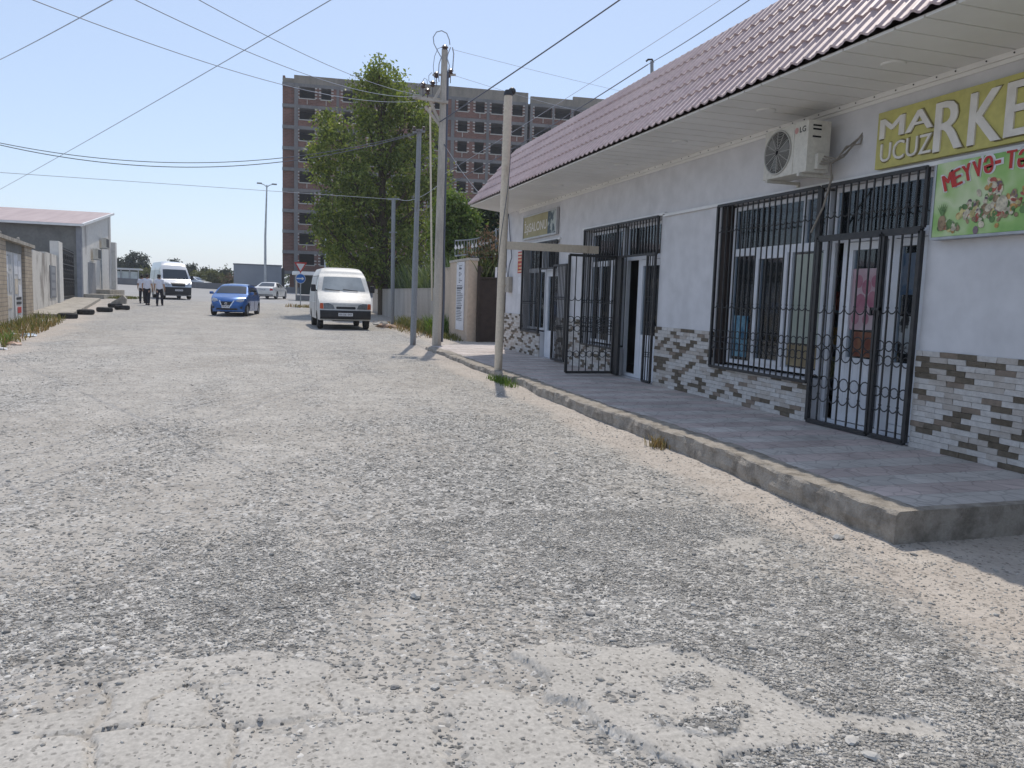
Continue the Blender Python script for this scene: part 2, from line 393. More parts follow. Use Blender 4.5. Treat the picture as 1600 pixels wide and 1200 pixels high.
gx_, gy_ = GX.ravel(), GY.ravel()
gh, gg, gs, gd, gr = ground_fields(gx_, gy_)
idx = np.arange(nx*ny).reshape(ny, nx)
F = np.stack([idx[:-1, :-1], idx[:-1, 1:], idx[1:, 1:], idx[1:, :-1]], -1).reshape(-1, 4)
def ground_mat():
    t = NT('gravel_ground'); v = t.coord()
    at = lambda nm: t.n('Attribute', attribute_name=nm).outputs['Fac']
    g, s, d, r = at('gravel'), at('slab'), at('sand'), at('road')
    nb = t.noise(v, .5, 5); nm = t.noise(v, 4, 6); nf = t.noise(v, 45, 4, .7)
    dust = t.ramp(nb, [(.35, (.37, .343, .305)), (.65, (.445, .42, .38))])
    dust = t.mix(1., dust, t.ramp(nm, [(.3, .80), (.7, 1.1)]), 'MULTIPLY')
    # pebbles set in the dust
    vo = t.n('TexVoronoi', feature='F1'); vo.inputs['Scale'].default_value = 46; t.l(v, vo.inputs['Vector'])
    vc = t.n('SeparateColor'); t.l(vo.outputs['Color'], vc.inputs[0])
    peb = t.ramp(vc.outputs[0], [(0, (.16, .156, .148)), (.35, (.30, .292, .275)), (.7, (.40, .387, .362)), (1, (.51, .495, .465))])
    vo2 = t.n('TexVoronoi', feature='F1'); vo2.inputs['Scale'].default_value = 17; t.l(v, vo2.inputs['Vector'])
    vc2 = t.n('SeparateColor'); t.l(vo2.outputs['Color'], vc2.inputs[0])
    peb2 = t.ramp(vc2.outputs[1], [(0, .55), (.4, .95), (1, 1.22)])
    peb = t.mix(1., peb, peb2, 'MULTIPLY')
    gl = t.math('MULTIPLY', g, t.ramp(nm, [(.25, .55), (.55, 1.)]))
    cellmask = t.ramp(t.math('ADD', t.math('MULTIPLY', vc.outputs[1], .85), t.math('MULTIPLY', gl, .95)), [(.58, 0.), (.63, 1.)])
    c = t.mix(cellmask, dust, peb)
    sandc = t.ramp(nm, [(.3, (.40, .355, .31)), (.7, (.49, .445, .395))])
    spk = t.ramp(vc.outputs[2], [(.0, .55), (.10, .75), (.13, 1.), (1, 1.05)]); sandc = t.mix(1., sandc, spk, 'MULTIPLY')
    c = t.mix(d, c, sandc)
    slabc = t.ramp(nm, [(.3, (.375, .355, .322)), (.7, (.445, .424, .388))])
    vo3 = t.n('TexVoronoi', feature='F1'); vo3.inputs['Scale'].default_value = 75; t.l(v, vo3.inputs['Vector']); vc3 = t.n('SeparateColor'); t.l(vo3.outputs['Color'], vc3.inputs[0]); pit = t.ramp(vc3.outputs[2], [(.0, .58), (.07, .72), (.10, 1.), (1, 1.04)]); slabc = t.mix(1., slabc, pit, 'MULTIPLY')
    slabc = t.mix(1., slabc, t.ramp(nf, [(.35, .92), (.6, 1.03)]), 'MULTIPLY')
    c = t.mix(t.ramp(s, [(.35, 0.), (.6, 1.)]), c, slabc)
    roadc = t.ramp(t.noise(t.coord((.15, 1, 1)), 1.5, 5), [(.3, (.30, .295, .29)), (.7, (.39, .385, .375))])
    c = t.mix(r, c, roadc)
    c = t.mix(1., c, t.ramp(nf, [(.3, .86), (.7, 1.1)]), 'MULTIPLY')
    ns = t.math('SUBTRACT', 1., s); hgt = t.math('ADD', t.math('MULTIPLY', t.math('MULTIPLY', t.math('SUBTRACT', 1., vo.outputs['Distance']), cellmask), ns), t.math('MULTIPLY', nf, t.math('ADD', t.math('MULTIPLY', ns, .4), .03)))
    t.bsdf(c, .93, 0, .15, hgt, .75, .012); return t.m
K['ground'] = ground_mat()
gob = npmesh('ground', np.stack([gx_, gy_, gh], -1), F, 'ground', smooth=True); struct(gob)
for nm, arr in (('gravel', gg), ('slab', gs), ('sand', gd), ('road', gr)):
    a = gob.data.attributes.new(nm, 'FLOAT', 'POINT'); a.data.foreach_set('value', arr.astype(np.float32))
def gz(x, y): return float(ground_fields(np.array([float(x)]), np.array([float(y)]))[0][0])

# loose stones of the gravel (uncountable): one mesh of small angular pieces
rng = np.random.default_rng(3)
def pebbles(n, ymin, ymax, smin, smax, power, dens, seed):
    y = ymin+(ymax-ymin)*rng.random(n)**power
    x = -.42*y-.35+rng.random(n)*(np.minimum(1.34*y+.25, 4.35)+.42*y+.35)
    h, g, s, d, r = ground_fields(x, y)
    cl = fbm(x, y, 2.2, 3, 61)
    p = np.clip(g*(.15+1.5*cl)*(1-.6*d)+dens*(1-g)*(1-.7*s), 0, 1)
    keep = (rng.random(n) < p) & (x < 3.97+.0*y)
    keep |= (y < 4.2) & (x > 3.97) & (rng.random(n) < .08)
    return x[keep], y[keep], h[keep], smin+(smax-smin)*rng.random(keep.sum())**2.2
octv = np.array([(1, 0, 0), (-1, 0, 0), (0, 1, 0), (0, -1, 0), (0, 0, 1), (0, 0, -1.)])
octf = np.array([(0, 2, 4), (2, 1, 4), (1, 3, 4), (3, 0, 4), (2, 0, 5), (1, 2, 5), (3, 1, 5), (0, 3, 5)])
def stones(name, parts, m):
    X = np.concatenate([p[0] for p in parts]); Y = np.concatenate([p[1] for p in parts]); H = np.concatenate([p[2] for p in parts]); S = np.concatenate([p[3] for p in parts])
    n = len(X); V = octv[None]*(1+.35*(rng.random((n, 6, 1))-.5)) + .28*(rng.random((n, 6, 3))-.5)
    sc = np.stack([.8+.5*rng.random(n), .55+.4*rng.random(n), .45+.35*rng.random(n)], -1)*S[:, None]
    V = V*sc[:, None, :]
    a = rng.random(n)*6.283; b = (rng.random(n)-.5)*.9
    ca, sa, cb, sb = np.cos(a)[:, None], np.sin(a)[:, None], np.cos(b)[:, None], np.sin(b)[:, None]
    x, y, z = V[..., 0], V[..., 1], V[..., 2]
    x, z = x*cb+z*sb, -x*sb+z*cb; x, y = x*ca-y*sa, x*sa+y*ca
    V = np.stack([x+X[:, None], y+Y[:, None], z+(H+S*.08)[:, None]], -1)
    F = (octf[None]+(np.arange(n)*6)[:, None, None]).reshape(-1, 3)
    return npmesh(name, V.reshape(-1, 3), F, m, smooth=True)
K['stone'] = island('gravel_stone', [(.20, .192, .178), (.335, .32, .293), (.415, .397, .362), (.47, .448, .405), (.43, .395, .34), (.54, .517, .472)], .85, noise=3)
parts = [pebbles(150000, 1.6, 5.2, .004, .0125, 1., .14, 1), pebbles(56000, 5, 9.5, .005, .014, .9, .10, 2), pebbles(20000, 9, 20, .008, .018, .8, .08, 3), pebbles(6500, 1.8, 9, .009, .024, .8, .10, 4)]
stuff(stones('loose_gravel', parts, 'stone'), 'loose grey gravel strewn over the unpaved road', 'gravel')
# bigger single stones one can point at
K['rock'] = mat('pale_stone', (.50, .48, .44), (.38, .37, .35), 6, .9, bump=.4, bscale=18)
K['rockd'] = mat('dark_stone', (.20, .195, .19), (.28, .275, .265), 9, .9, bump=.4, bscale=25)
for px, py, s, m, lab in ((1362, 1183, .036, 'rock', 'pale rounded stone lying below the broken slab edge'), (1331, 1158, .034, 'rock', 'flat grey oval stone beside the pale rounded stone'),
                          (680, 1068, .026, 'rock', 'beige stone where the gravel narrows between two slabs'), (617, 1069, .022, 'rockd', 'dark stone on the edge of the gravel left of the beige stone'),
                          (112, 936, .028, 'rock', 'lone pale stone on the gravel band at the left edge'), (922, 958, .028, 'rockd', 'brown stone on the grey gravel above the broken slab'),
                          (1310, 840, .05, 'rock', 'flat tan stone at the foot of the kerb corner'), (1428, 865, .024, 'rockd', 'small dark stone on the sand in front of the kerb corner'),
                          (650, 929, .05, 'rock', 'long flat pale stone left of the rough gravel patch'), (1276, 884, .022, 'rockd', 'dark pebble on the sandy strip below the kerb'),
                          (407, 1122, .015, 'rockd', 'black pebble lying on the cracked slab at lower left')):
    p = atZ(px, py, .01); z = gz(p.x, p.y); b = MB(); s *= .8; b.sph((0, 0, s*.25), (s*1.2, s*.8, s*.5), 10, .22)
    o = b.build('stone', m, smooth=25); o.location = (p.x, p.y, z); o.rotation_euler = (0, 0, rnd.uniform(0, 3)); tag(o, lab, 'stone')

# ================================================================== RAISED PAVEMENT IN FRONT OF THE SHOP
PZ = .22; WX = 6.1; XC = 4.0
def pav_edge(y): return XC+.03*math.sin(y*1.1)+.015*math.sin(y*3.1+1)+.008*math.sin(y*9.3)
def kerb_mesh():
    ys = np.arange(4.14, 20.6, .03); prof = [(0., -.16), (.004, .02), (-.005, .09), (.0, .16), (.008, .205), (.022, PZ-.001), (.14, PZ+.004), (.27, PZ+.004), (.30, PZ-.03), (.30, -.1)]
    V = []
    for y in ys:
        e = pav_edge(y)
        for i, (dx, z) in enumerate(prof):
            k = (1. if i < 6 else (.3 if i < 8 else 0))*float(sst(4.14, 4.7, y))
            nx_ = k*(.045*(fbm(np.array([y*1.3+i*.2]), np.array([z*3.]), 2.2, 4, 5)[0]-.5)+.035*(fbm(np.array([y]), np.array([z*2+i*.2]), 9, 3, 15)[0]-.5))
            nz_ = (.03*(fbm(np.array([y]), np.array([dx*4.]), 7, 3, 25)[0]-.5)) if 3 < i < 8 else 0
            V.append((e+dx+nx_, y, z+nz_))
    m = len(prof); n = len(ys); V = np.array(V); I = np.arange(n*m).reshape(n, m)
    Fk = np.stack([I[:-1, :-1], I[1:, :-1], I[1:, 1:], I[:-1, 1:]], -1).reshape(-1, 4)
    return V, Fk
V, Fk = kerb_mesh()
K['kerbcon'] = stained('kerb_concrete', (.37, .335, .29), (.20, .178, .15), 5, (.45, .65), bump=.9, streak=(1, 1, 1), bscale=55)
pav = npmesh('kerb', V, Fk, 'kerbcon', smooth=False); struct(pav)
def paving_mat():
    t = NT('paving_slabs'); v = t.coord()
    # rows of slabs run along the wall; grey and pinkish rows alternate
    br = t.n('TexBrick', offset=.5, squash=1.); br.inputs['Scale'].default_value = 1; br.inputs['Brick Width'].default_value = .42; br.inputs['Row Height'].default_value = .30
    br.inputs['Mortar Size'].default_value = .007; br.inputs['Mortar Smooth'].default_value = .3
    br.inputs['Color1'].default_value = (0, 0, 0, 1); br.inputs['Color2'].default_value = (1, 1, 1, 1); br.inputs['Mortar'].default_value = (.5, .5, .5, 1)
    t.l(v, br.inputs['Vector'])
    sp = t.n('SeparateXYZ'); t.l(v, sp.inputs[0])
    row = t.math('FLOOR', t.math('DIVIDE', sp.outputs[1], .30)); par = t.math('MODULO', t.math('ABSOLUTE', row), 2.)
    base = t.mix(par, (.54, .51, .48), (.52, .445, .42))
    tone = t.ramp(br.outputs['Color'], [(0, .86), (1, 1.1)]); base = t.mix(1., base, tone, 'MULTIPLY')
    vo = t.n('TexVoronoi', feature='DISTANCE_TO_EDGE'); vo.inputs['Scale'].default_value = 5.5; t.l(v, vo.inputs['Vector'])
    line = t.ramp(vo.outputs[0], [(.0, .76), (.03, .82), (.045, 1.)]); base = t.mix(1., base, line, 'MULTIPLY')
    base = t.mix(1., base, t.ramp(t.noise(v, 2.4, 6), [(.3, .78), (.7, 1.1)]), 'MULTIPLY')
    base = t.mix(t.math('MULTIPLY', br.outputs['Fac'], .55), base, (.24, .22, .20))
    hh = t.math('ADD', t.math('MULTIPLY', br.outputs['Fac'], -1.), t.math('MULTIPLY', line, .4))
    t.bsdf(base, .85, 0, .25, hh, .5, .012); return t.m
K['paving'] = paving_mat()
b = MB(); ys = [4.14+i*.25 for i in range(66)]+[20.5]
for y0, y1 in zip(ys[:-1], ys[1:]): b.add([(pav_edge(y0)+.26, y0, PZ), (WX+.02, y0, PZ), (WX+.02, y1, PZ), (pav_edge(y1)+.26, y1, PZ)], [(0, 1, 2, 3)])
b.add([(pav_edge(20.5)+.2, 20.5, PZ-.004), (7.2, 20.5, PZ-.004), (7.2, 23.4, .17), (4.5, 22.6, .15)], [(0, 1, 2, 3)])
o = b.build('pavement', 'paving', recalc=False); struct(o)
b = MB(); e0 = pav_edge(4.14)-.006; b.prism([(e0, -.1), (6.12, -.1), (6.12, PZ+.006), (e0+.03, PZ+.006), (e0, PZ-.02)], 4.11, 4.2, 'XZ')
o = b.build('pavement', 'kerbcon'); struct(o)
# left raised pavement and step in front of the far house
FRX = lambda y: -4.2-.125*y
b = MB()
for y0, y1 in ((34.5, 40), (40, 46), (46, 54.5)):
    z0, z1 = gz(FRX(y0)+1, y0), gz(FRX(y1)+1, y1)
    e0, e1 = FRX(y0)+1.15, FRX(y1)+1.15
    b.add([(FRX(y0)-.3, y0, z0+.18), (e0, y0, z0+.15), (e1, y1, z1+.15), (FRX(y1)-.3, y1, z1+.18), (e0, y0, z0-.2), (e1, y1, z1-.2), (FRX(y0)-.3, y0, z0-.2)], [(0, 1, 2, 3), (1, 4, 5, 2), (0, 6, 4, 1)])
o = b.build('pavement', 'concrete', recalc=False); struct(o)

# ================================================================== SHOP
shop = thing('shop_building', 'long white single-storey shop with a dark red tiled roof edge and split-stone base', 'building', (WX, 10, PZ))
O = (WX, 10, PZ)
def part(b, name, m, parent=shop, **kw): return b.build(name, m, parent, org=O, **kw)
Y0, Y1 = -3., 20.3; ZT = 3.79; D = .24
OPEN = [  # y0,y1,z0,z1 holes of the facade
 (6.19, 7.71, PZ, 2.93), (7.71, 9.9, .72, 2.93), (11.66, 13.22, PZ, 2.93), (13.22, 14.8, .72, 2.93), (16.35, 17.42, PZ, 2.85), (17.42, 18.75, .80, 2.85), (-1.5, .5, .9, 2.8)]
b = MB(); cuts_y = sorted({Y0, Y1, *[q for o_ in OPEN for q in o_[:2]]}); cuts_z = sorted({-.1, PZ, 1.18, ZT+.06, *[q for o_ in OPEN for q in o_[2:]]})
inside = lambda y, z: any(a < y < c and e < z < g_ for a, c, e, g_ in OPEN)
for ya, yb in zip(cuts_y[:-1], cuts_y[1:]):
    run = None
    for za, zb in zip(cuts_z[:-1], cuts_z[1:]):
        if not inside((ya+yb)/2, (za+zb)/2):
            if run is None: run = [za, zb]
            else: run[1] = zb
        elif run: b.box((WX, ya, run[0]), (WX+D, yb, run[1])); run = None
    if run: b.box((WX, ya, run[0]), (WX+D, yb, run[1]))
b.box((WX+D, Y1-D, -.1), (10.4, Y1, ZT)); b.box((WX+D, Y0, -.1), (10.4, Y0+D, ZT)); b.box((10.4, Y0, -.1), (10.6, Y1, ZT))
part(b, 'wall', 'plaster')
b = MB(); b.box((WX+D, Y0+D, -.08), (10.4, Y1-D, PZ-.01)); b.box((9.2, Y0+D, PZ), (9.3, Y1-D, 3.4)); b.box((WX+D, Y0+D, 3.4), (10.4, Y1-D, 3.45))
for y in (10.6, 15.6): b.box((WX+D, y, PZ-.01), (9.2, y+.1, 3.4))
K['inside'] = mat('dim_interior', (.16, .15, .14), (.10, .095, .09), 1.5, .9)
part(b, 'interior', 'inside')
# stepped split-stone cladding, real tiles
b = MB(); bh, bl = .0532, .205; rb = random.Random(5)
rows = int(round((1.18-PZ)/bh))
for r in range(rows):
    z0 = PZ+r*bh; off = -(r % 2)*.1-rb.uniform(0, .02); i = 0; y = Y0-bl+off
    while y < Y1:
        ya, yb = max(y, Y0), min(y+bl, Y1); y += bl; i += 1
        if yb-ya < .02: continue
        mid, zm = (ya+yb)/2, z0+bh/2
        segs = [(ya, yb)]
        for a, c, e, g_ in OPEN:
            if e < zm < g_:
                nsg = []
                for p, q in segs:
                    if q <= a or p >= c: nsg.append((p, q)); continue
                    if p < a: nsg.append((p, a))
                    if q > c: nsg.append((c, q))
                segs = nsg
        key = (i+(r*2)//3) % 4
        rr = rb.random(); b.cur = 1 if ((key == 0 and rr < .45) or rr < .14) else (2 if (key == 0 and rr < .8) else (3 if rr > .72 else 0))
        for p, q in segs:
            if q-p < .01: continue
            d0, d1, d2, d3 = [.018+.014*rb.random() for _ in range(4)]
            g1 = .0016; za, zb = z0+g1, z0+bh-g1; p += g1; q -= g1
            b.add([(WX-d0, p, za), (WX-d1, q, za), (WX-d2, q, zb), (WX-d3, p, zb), (WX+.001, p, za), (WX+.001, q, za), (WX+.001, q, zb), (WX+.001, p, zb)],
                  [(0, 1, 2, 3), (0, 4, 5, 1), (1, 5, 6, 2), (2, 6, 7, 3), (3, 7, 4, 0)])
b.cur = 0
for n_, c1, c2 in (('st0', (.60, .575, .545), (.49, .465, .44)), ('st1', (.165, .135, .10), (.115, .095, .07)), ('st2', (.27, .215, .17), (.21, .17, .135)), ('st3', (.50, .46, .42), (.42, .38, .34))):
    K[n_] = mat('stone_tile_'+n_, c1, c2, 18, .8, bump=.5, bscale=70)
part(b, 'stone_cladding', ['st0', 'st1', 'st2', 'st3'], recalc=False)
# soffit of planks, trim, downlights
EX, EZ = 4.8, 3.79; RXX, RZ = 6.0, 5.22; RY1 = 19.3
b = MB(); y = Y0
while y < RY1-.01:
    y2 = min(y+.3, RY1); b.box((EX+.01, y+.011, EZ), (WX-.001, y2-.011, EZ+.02)); y = y2
b.box((EX+.02, Y0, EZ+.015), (WX+.0, RY1, EZ+.03))
b.prism([(EX+.02, 19.31), (WX, 19.31), (WX, 20.28), (6.0, 20.25), (5.4, 19.8)], EZ+.002, EZ+.025, 'XY')
part(b, 'soffit', 'soffit')
b = MB(); b.box((WX-.03, Y0, EZ-.05), (WX-.002, RY1, EZ-.002)); b.box((WX-.012, Y0, EZ-.09), (WX-.003, RY1, EZ-.052))
b.cur = 1
for i in range(62):
    y = 3+i*.27+rb.uniform(-.05, .05); b.sph((WX-.034, y, EZ-.025), .008, 5)
part(b, 'trim', ['soffit', 'dark'])
for px, py in ((1197, 172), (1396, 99), (971, 257), (1062, 221), (872, 290)):
    p = atZ(px, py, EZ); b = MB(); b.lathe([(.0, EZ-.012), (.055, EZ-.012), (.085, EZ-.02), (.105, EZ-.012), (.11, EZ-.001)], 20, (p.x, p.y, 0)); part(b, 'downlight', 'soffit', smooth=40)
# metal tile roof slope: waves along the eave, steps up the slope
def roof():
    ys = np.arange(Y0, RY1+.001, .183/8); L = math.hypot(RXX-EX, RZ-EZ); nst = 5; st = L/nst; rowsx = []
    for k in range(nst):
        for f in (0., .12, .5, .9, 1.): rowsx.append((k*st+f*st*.995, .027*(1-f)))
    ux, uz = (RXX-EX)/L, (RZ-EZ)/L; V = []
    ph = 2*math.pi*ys/.183; wave = .021*(np.maximum(np.sin(ph), -.35)); wave = wave+.006*np.sin(2*ph)
    for s, lift in rowsx:
        d = wave+lift; V.append(np.stack([EX-.03+ux*s-uz*d, ys, EZ+.035+uz*s+ux*d], -1))
    n, m = len(rowsx), len(ys); V = np.concatenate(V); I = np.arange(n*m).reshape(n, m)
    Fq = np.stack([I[:-1, :-1], I[:-1, 1:], I[1:, 1:], I[1:, :-1]], -1).reshape(-1, 4)
    # lower lip
    e = V[:m].copy(); e[:, 0] += .004; e[:, 2] -= .02; b0 = len(V); V = np.concatenate([V, e])
    J = np.arange(m); Fq = np.concatenate([Fq, np.stack([J[:-1], b0+J[:-1], b0+J[1:], J[1:]], -1)])
    return V, Fq
V, Fr = roof(); V = V-np.array(O)
t = NT('roof_metal'); v = t.coord(); c = t.ramp(t.noise(v, .8, 5), [(.3, (.45, .34, .33)), (.7, (.52, .41, .395))]); c = t.mix(1., c, t.ramp(t.noise(v, 14, 4), [(.3, .85), (.7, 1.1)]), 'MULTIPLY'); t.bsdf(c, .5, 0, .4); K['roofm'] = t.m
npmesh('roof', V, Fr, 'roofm', shop, smooth=False)
b = MB(); b.prism([(RXX-.05, RZ+.0), (RXX-.03, RZ+.05), (RXX+.12, RZ+.05), (RXX+.14, RZ+.0)], Y0, RY1+.02, 'XZ'); part(b, 'ridge_cap', 'roofm')
b = MB(); b.add([(RXX+.1, Y0, RZ+.01), (10.7, Y0, 4.0), (10.7, Y1, 4.0), (RXX+.1, RY1, RZ+.01), (10.7, Y0, 3.8), (10.7, Y1, 3.8), (RXX+.1, Y0, 3.8), (RXX+.1, RY1, 3.8), (RXX+.1, Y1, 3.8)],
      [(0, 1, 2, 3), (1, 4, 5, 2), (3, 2, 5, 8, 7), (0, 6, 4, 1)]); part(b, 'rear_roof', 'roofm')
b = MB(); b.add([(EX+.0, RY1, EZ+.03), (WX+.05, RY1+.001, EZ+.03), (RXX+.1, RY1, RZ), (RXX, RY1, RZ)], [(0, 1, 2, 3)]); b.add([(EX, RY1-.03, EZ+.03), (WX+.05, RY1-.03, EZ+.03), (RXX+.1, RY1-.03, RZ), (RXX, RY1-.03, RZ)], [(0, 1, 2, 3)])
part(b, 'gable', 'plaster')
# conduit along the facade
b = MB(); b.box((WX-.045, -2, 2.935), (WX-.002, 11.55, 2.975)); b.box((WX-.045, 11.5, 2.96), (WX-.002, 14.95, 3.0)); b.box((WX-.045, 16.25, 2.87), (WX-.002, 18.9, 2.91)); part(b, 'cable_conduit', 'white')
# joinery --------------------------------------------------------
def frame_rect(b, x, y0, y1, z0, z1, w_=.055, d=.06):
    b.box((x, y0, z0), (x+d, y0+w_, z1)); b.box((x, y1-w_, z0), (x+d, y1, z1)); b.box((x, y0+w_, z0), (x+d, y1-w_, z0+w_)); b.box((x, y0+w_, z1-w_), (x+d, y1-w_, z1))
def window(y0, y1, z0, z1, tr, mull, opener=None):
    x = WX+.1; f = MB(); frame_rect(f, x, y0, y1, z0, z1); f.box((x-.004, y0+.055, tr-.05), (x+.06, y1-.055, tr+.05))
    for m_ in mull: f.box((x-.002, m_-.035, z0+.055), (x+.06, m_+.035, tr-.05))
    for m_ in mull[:max(1, len(mull)-1)]: f.box((x-.002, m_-.25, tr+.05), (x+.06, m_-.19, z1-.055))
    if opener: frame_rect(f, x-.02, opener[0], opener[1], z0+.05, tr-.045, .06, .05)
    fo = part(f, 'window', 'pvc'); g_ = MB(); g_.box((x+.025, y0+.05, z0+.05), (x+.031, y1-.05, z1-.05)); part(g_, 'pane', 'glass', fo)
    return fo
def grille(mp, u0, u1, v0, v1, nb, rings=(), fr=.035, extra=()):
    """wrought grille in a (u,v) plane; mp maps (u,v) to a point; rings: heights of ring rows"""
    b = MB(); pl = 'YZ' if abs((mp(1, 0)-mp(0, 0)).y) > .5 else 'XZ'
    for p, q in (((u0, v0), (u0, v1)), ((u1, v0), (u1, v1)), ((u0, v0), (u1, v0)), ((u0, v1), (u1, v1))): b.bar(mp(*p), mp(*q), fr)
    for e in extra: b.bar(mp(u0, e), mp(u1, e), fr*.7)
    st = (u1-u0)/nb
    for i in range(1, nb): b.bar(mp(u0+i*st, v0), mp(u0+i*st, v1), .015)
    for z, full in rings:
        for i in range(nb):
            c = mp(u0+(i+.5)*st, z)
            if full: b.ring(c, st*.43, .007, pl, 12, 4)
            else:   # open half-hoops between the bars
                pts = [mp(u0+(i+.5)*st+st*.46*math.cos(a), z-st*.5*math.sin(a)*1.) for a in np.linspace(0, math.pi, 8)]; b.tube(pts, .007, 4, False)
        for i in range(1, nb): b.sph(mp(u0+i*st, z), .018, 5)
    return b
onwall = lambda x: (lambda u, v: Vector((x, u, v)))
GX_ = WX-.05
# bay 1: the wide market window and its double gate
window(7.76, 9.72, .76, 2.90, 2.28, (8.42, 9.14), (8.46, 9.12))
b = MB(); b.box((WX+.02, 9.74, .73), (WX+.22, 9.89, 2.92)); part(b, 'window_reveal', 'brown')
part(grille(onwall(GX_), 7.76, 9.9, .69, 2.93, 18, ((2.62, False), (1.58, False), (1.16, True), (1.0, True))), 'window_grille', 'black')
x = WX+.12; f = MB(); frame_rect(f, x, 6.2, 7.70, PZ+.01, 2.92); f.box((x-.003, 6.255, 2.30), (x+.06, 7.645, 2.40)); f.box((x-.003, 6.72, PZ+.07), (x+.06, 6.82, 2.30)); f.box((x-.003, 7.42, PZ+.07), (x+.06, 7.50, 2.30))
dr = part(f, 'door_frame', 'pvc')
f = MB(); frame_rect(f, x-.02, 6.84, 7.41, PZ+.08, 2.29, .085, .06); f.box((x-.015, 6.92, PZ+.16), (x+.03, 7.33, 1.02))
for i in range(5): f.box((x-.019, 6.96+i*.08, PZ+.2), (x-.012, 7.0+i*.08, .98))
do = part(f, 'door', 'pvc')
f = MB(); frame_rect(f, x-.02, 6.27, 6.71, PZ+.08, 2.29, .075, .06); f.box((x-.015, 6.34, PZ+.16), (x+.03, 6.64, 1.02)); do2 = part(f, 'door', 'pvc')
f = MB(); f.box((x-.05, 6.88, 1.2), (x-.02, 6.905, 1.38)); f.box((x-.075, 6.88, 1.32), (x-.05, 6.98, 1.34)); part(f, 'handle', 'black', do)
f = MB(); f.box((x+.012, 6.92, 1.02), (x+.018, 7.33, 2.21)); part(f, 'pane', 'glass', do)
f = MB(); f.box((x+.012, 6.34, 1.02), (x+.018, 6.64, 2.21)); part(f, 'pane', 'glass', do2)
f = MB(); f.box((x+.012, 6.25, 2.40), (x+.018, 7.65, 2.87)); part(f, 'pane', 'glass', dr)
part(grille(onwall(GX_), 6.21, 7.72, 2.36, 2.93, 13, ((2.62, False),)), 'fanlight_grille', 'black')
for a, c in ((6.73, 7.70), (6.22, 6.70)):
    gl = grille(onwall(GX_-.004), a, c, PZ+.03, 2.33, 6 if c > 7 else 4, ((1.58, False), (1.19, True), (1.04, True), (.72, True), (.58, False)), .045)
    part(gl, 'gate_leaf', 'black')
b = MB(); b.box((GX_-.05, 6.64, 1.55), (GX_-.02, 6.78, 1.58)); b.box((GX_-.05, 6.64, 1.5), (GX_-.025, 6.66, 1.58)); b.box((GX_-.05, 6.76, 1.5), (GX_-.025, 6.78, 1.58)); part(b, 'gate_handle', 'black')
# bay 2
window(13.27, 14.74, .76, 2.90, 2.28, (13.75, 14.3))
part(grille(onwall(GX_), 13.24, 14.8, .70, 2.95, 13, ((1.58, False), (1.16, True), (1.0, True))), 'window_grille', 'black')
b = MB(); b.box((WX-.03, 14.8, 1.2), (WX-.002, 14.98, 2.94)); part(b, 'window_reveal', 'plaster')
x = WX+.14; f = MB(); frame_rect(f, x, 11.68, 13.2, PZ+.01, 2.92); f.box((x-.003, 11.73, 2.30), (x+.06, 13.15, 2.38)); f.box((x-.003, 12.62, PZ+.06), (x+.06, 12.7, 2.30)); dr = part(f, 'door_frame', 'pvc')
f = MB(); f.box((x+.012, 11.73, 2.38), (x+.018, 13.15, 2.87)); part(f, 'pane', 'glass', dr)
f = MB(); frame_rect(f, x-.02, 11.75, 12.6, PZ+.07, 2.29, .1, .06); f.box((x-.012, 11.85, PZ+.17), (x+.03, 12.5, 1.0)); do = part(f, 'door', 'pvc'); f = MB(); f.box((x+.012, 11.85, 1.0), (x+.018, 12.5, 2.2)); part(f, 'pane', 'glass', do)
part(grille(onwall(GX_), 11.68, 13.22, 2.36, 2.95, 14), 'fanlight_grille', 'black')
part(grille(lambda u, v: Vector((u, 13.2, v)), 5.13, 6.03, .27, 2.36, 7, ((1.62, False), (1.22, True), (1.06, True), (.6, True)), .045), 'gate_leaf', 'black')
part(grille(onwall(GX_-.01), 11.7, 11.98, PZ+.03, 2.34, 3, ((1.62, True), (1.2, True), (.7, True)), .035), 'gate_leaf', 'black')
b = MB(); b.box((GX_-.02, 12.98, PZ+.02), (GX_+.03, 13.22, 2.35)); part(b, 'gate_post', 'black')
# bay 3
window(17.45, 18.72, .84, 2.83, 2.25, (17.9, 18.3))
part(grille(onwall(GX_), 17.42, 18.78, .78, 2.86, 15, ((1.5, False),)), 'window_grille', 'black')
x = WX+.1; f = MB(); frame_rect(f, x, 16.37, 17.40, PZ+.01, 2.83); f.box((x-.003, 16.42, 2.22), (x+.06, 17.35, 2.3)); dr = part(f, 'door_frame', 'pvc')
f = MB(); frame_rect(f, x-.02, 16.44, 17.33, PZ+.07, 2.21, .12, .06); f.box((x-.012, 16.56, PZ+.18), (x+.03, 17.21, .85)); do = part(f, 'door', 'pvc'); f = MB(); f.box((x+.012, 16.55, .85), (x+.018, 17.22, 2.1)); part(f, 'pane', 'glass', do)
f = MB(); f.box((x+.012, 16.42, 2.3), (x+.018, 17.35, 2.78)); part(f, 'pane', 'glass', dr)
part(grille(onwall(GX_), 16.36, 17.42, 2.26, 2.86, 11), 'fanlight_grille', 'black')
part(grille(onwall(GX_-.06), 15.55, 16.33, .27, 2.30, 9, ((1.62, False), (.98, True)), .04), 'gate_leaf', 'black')
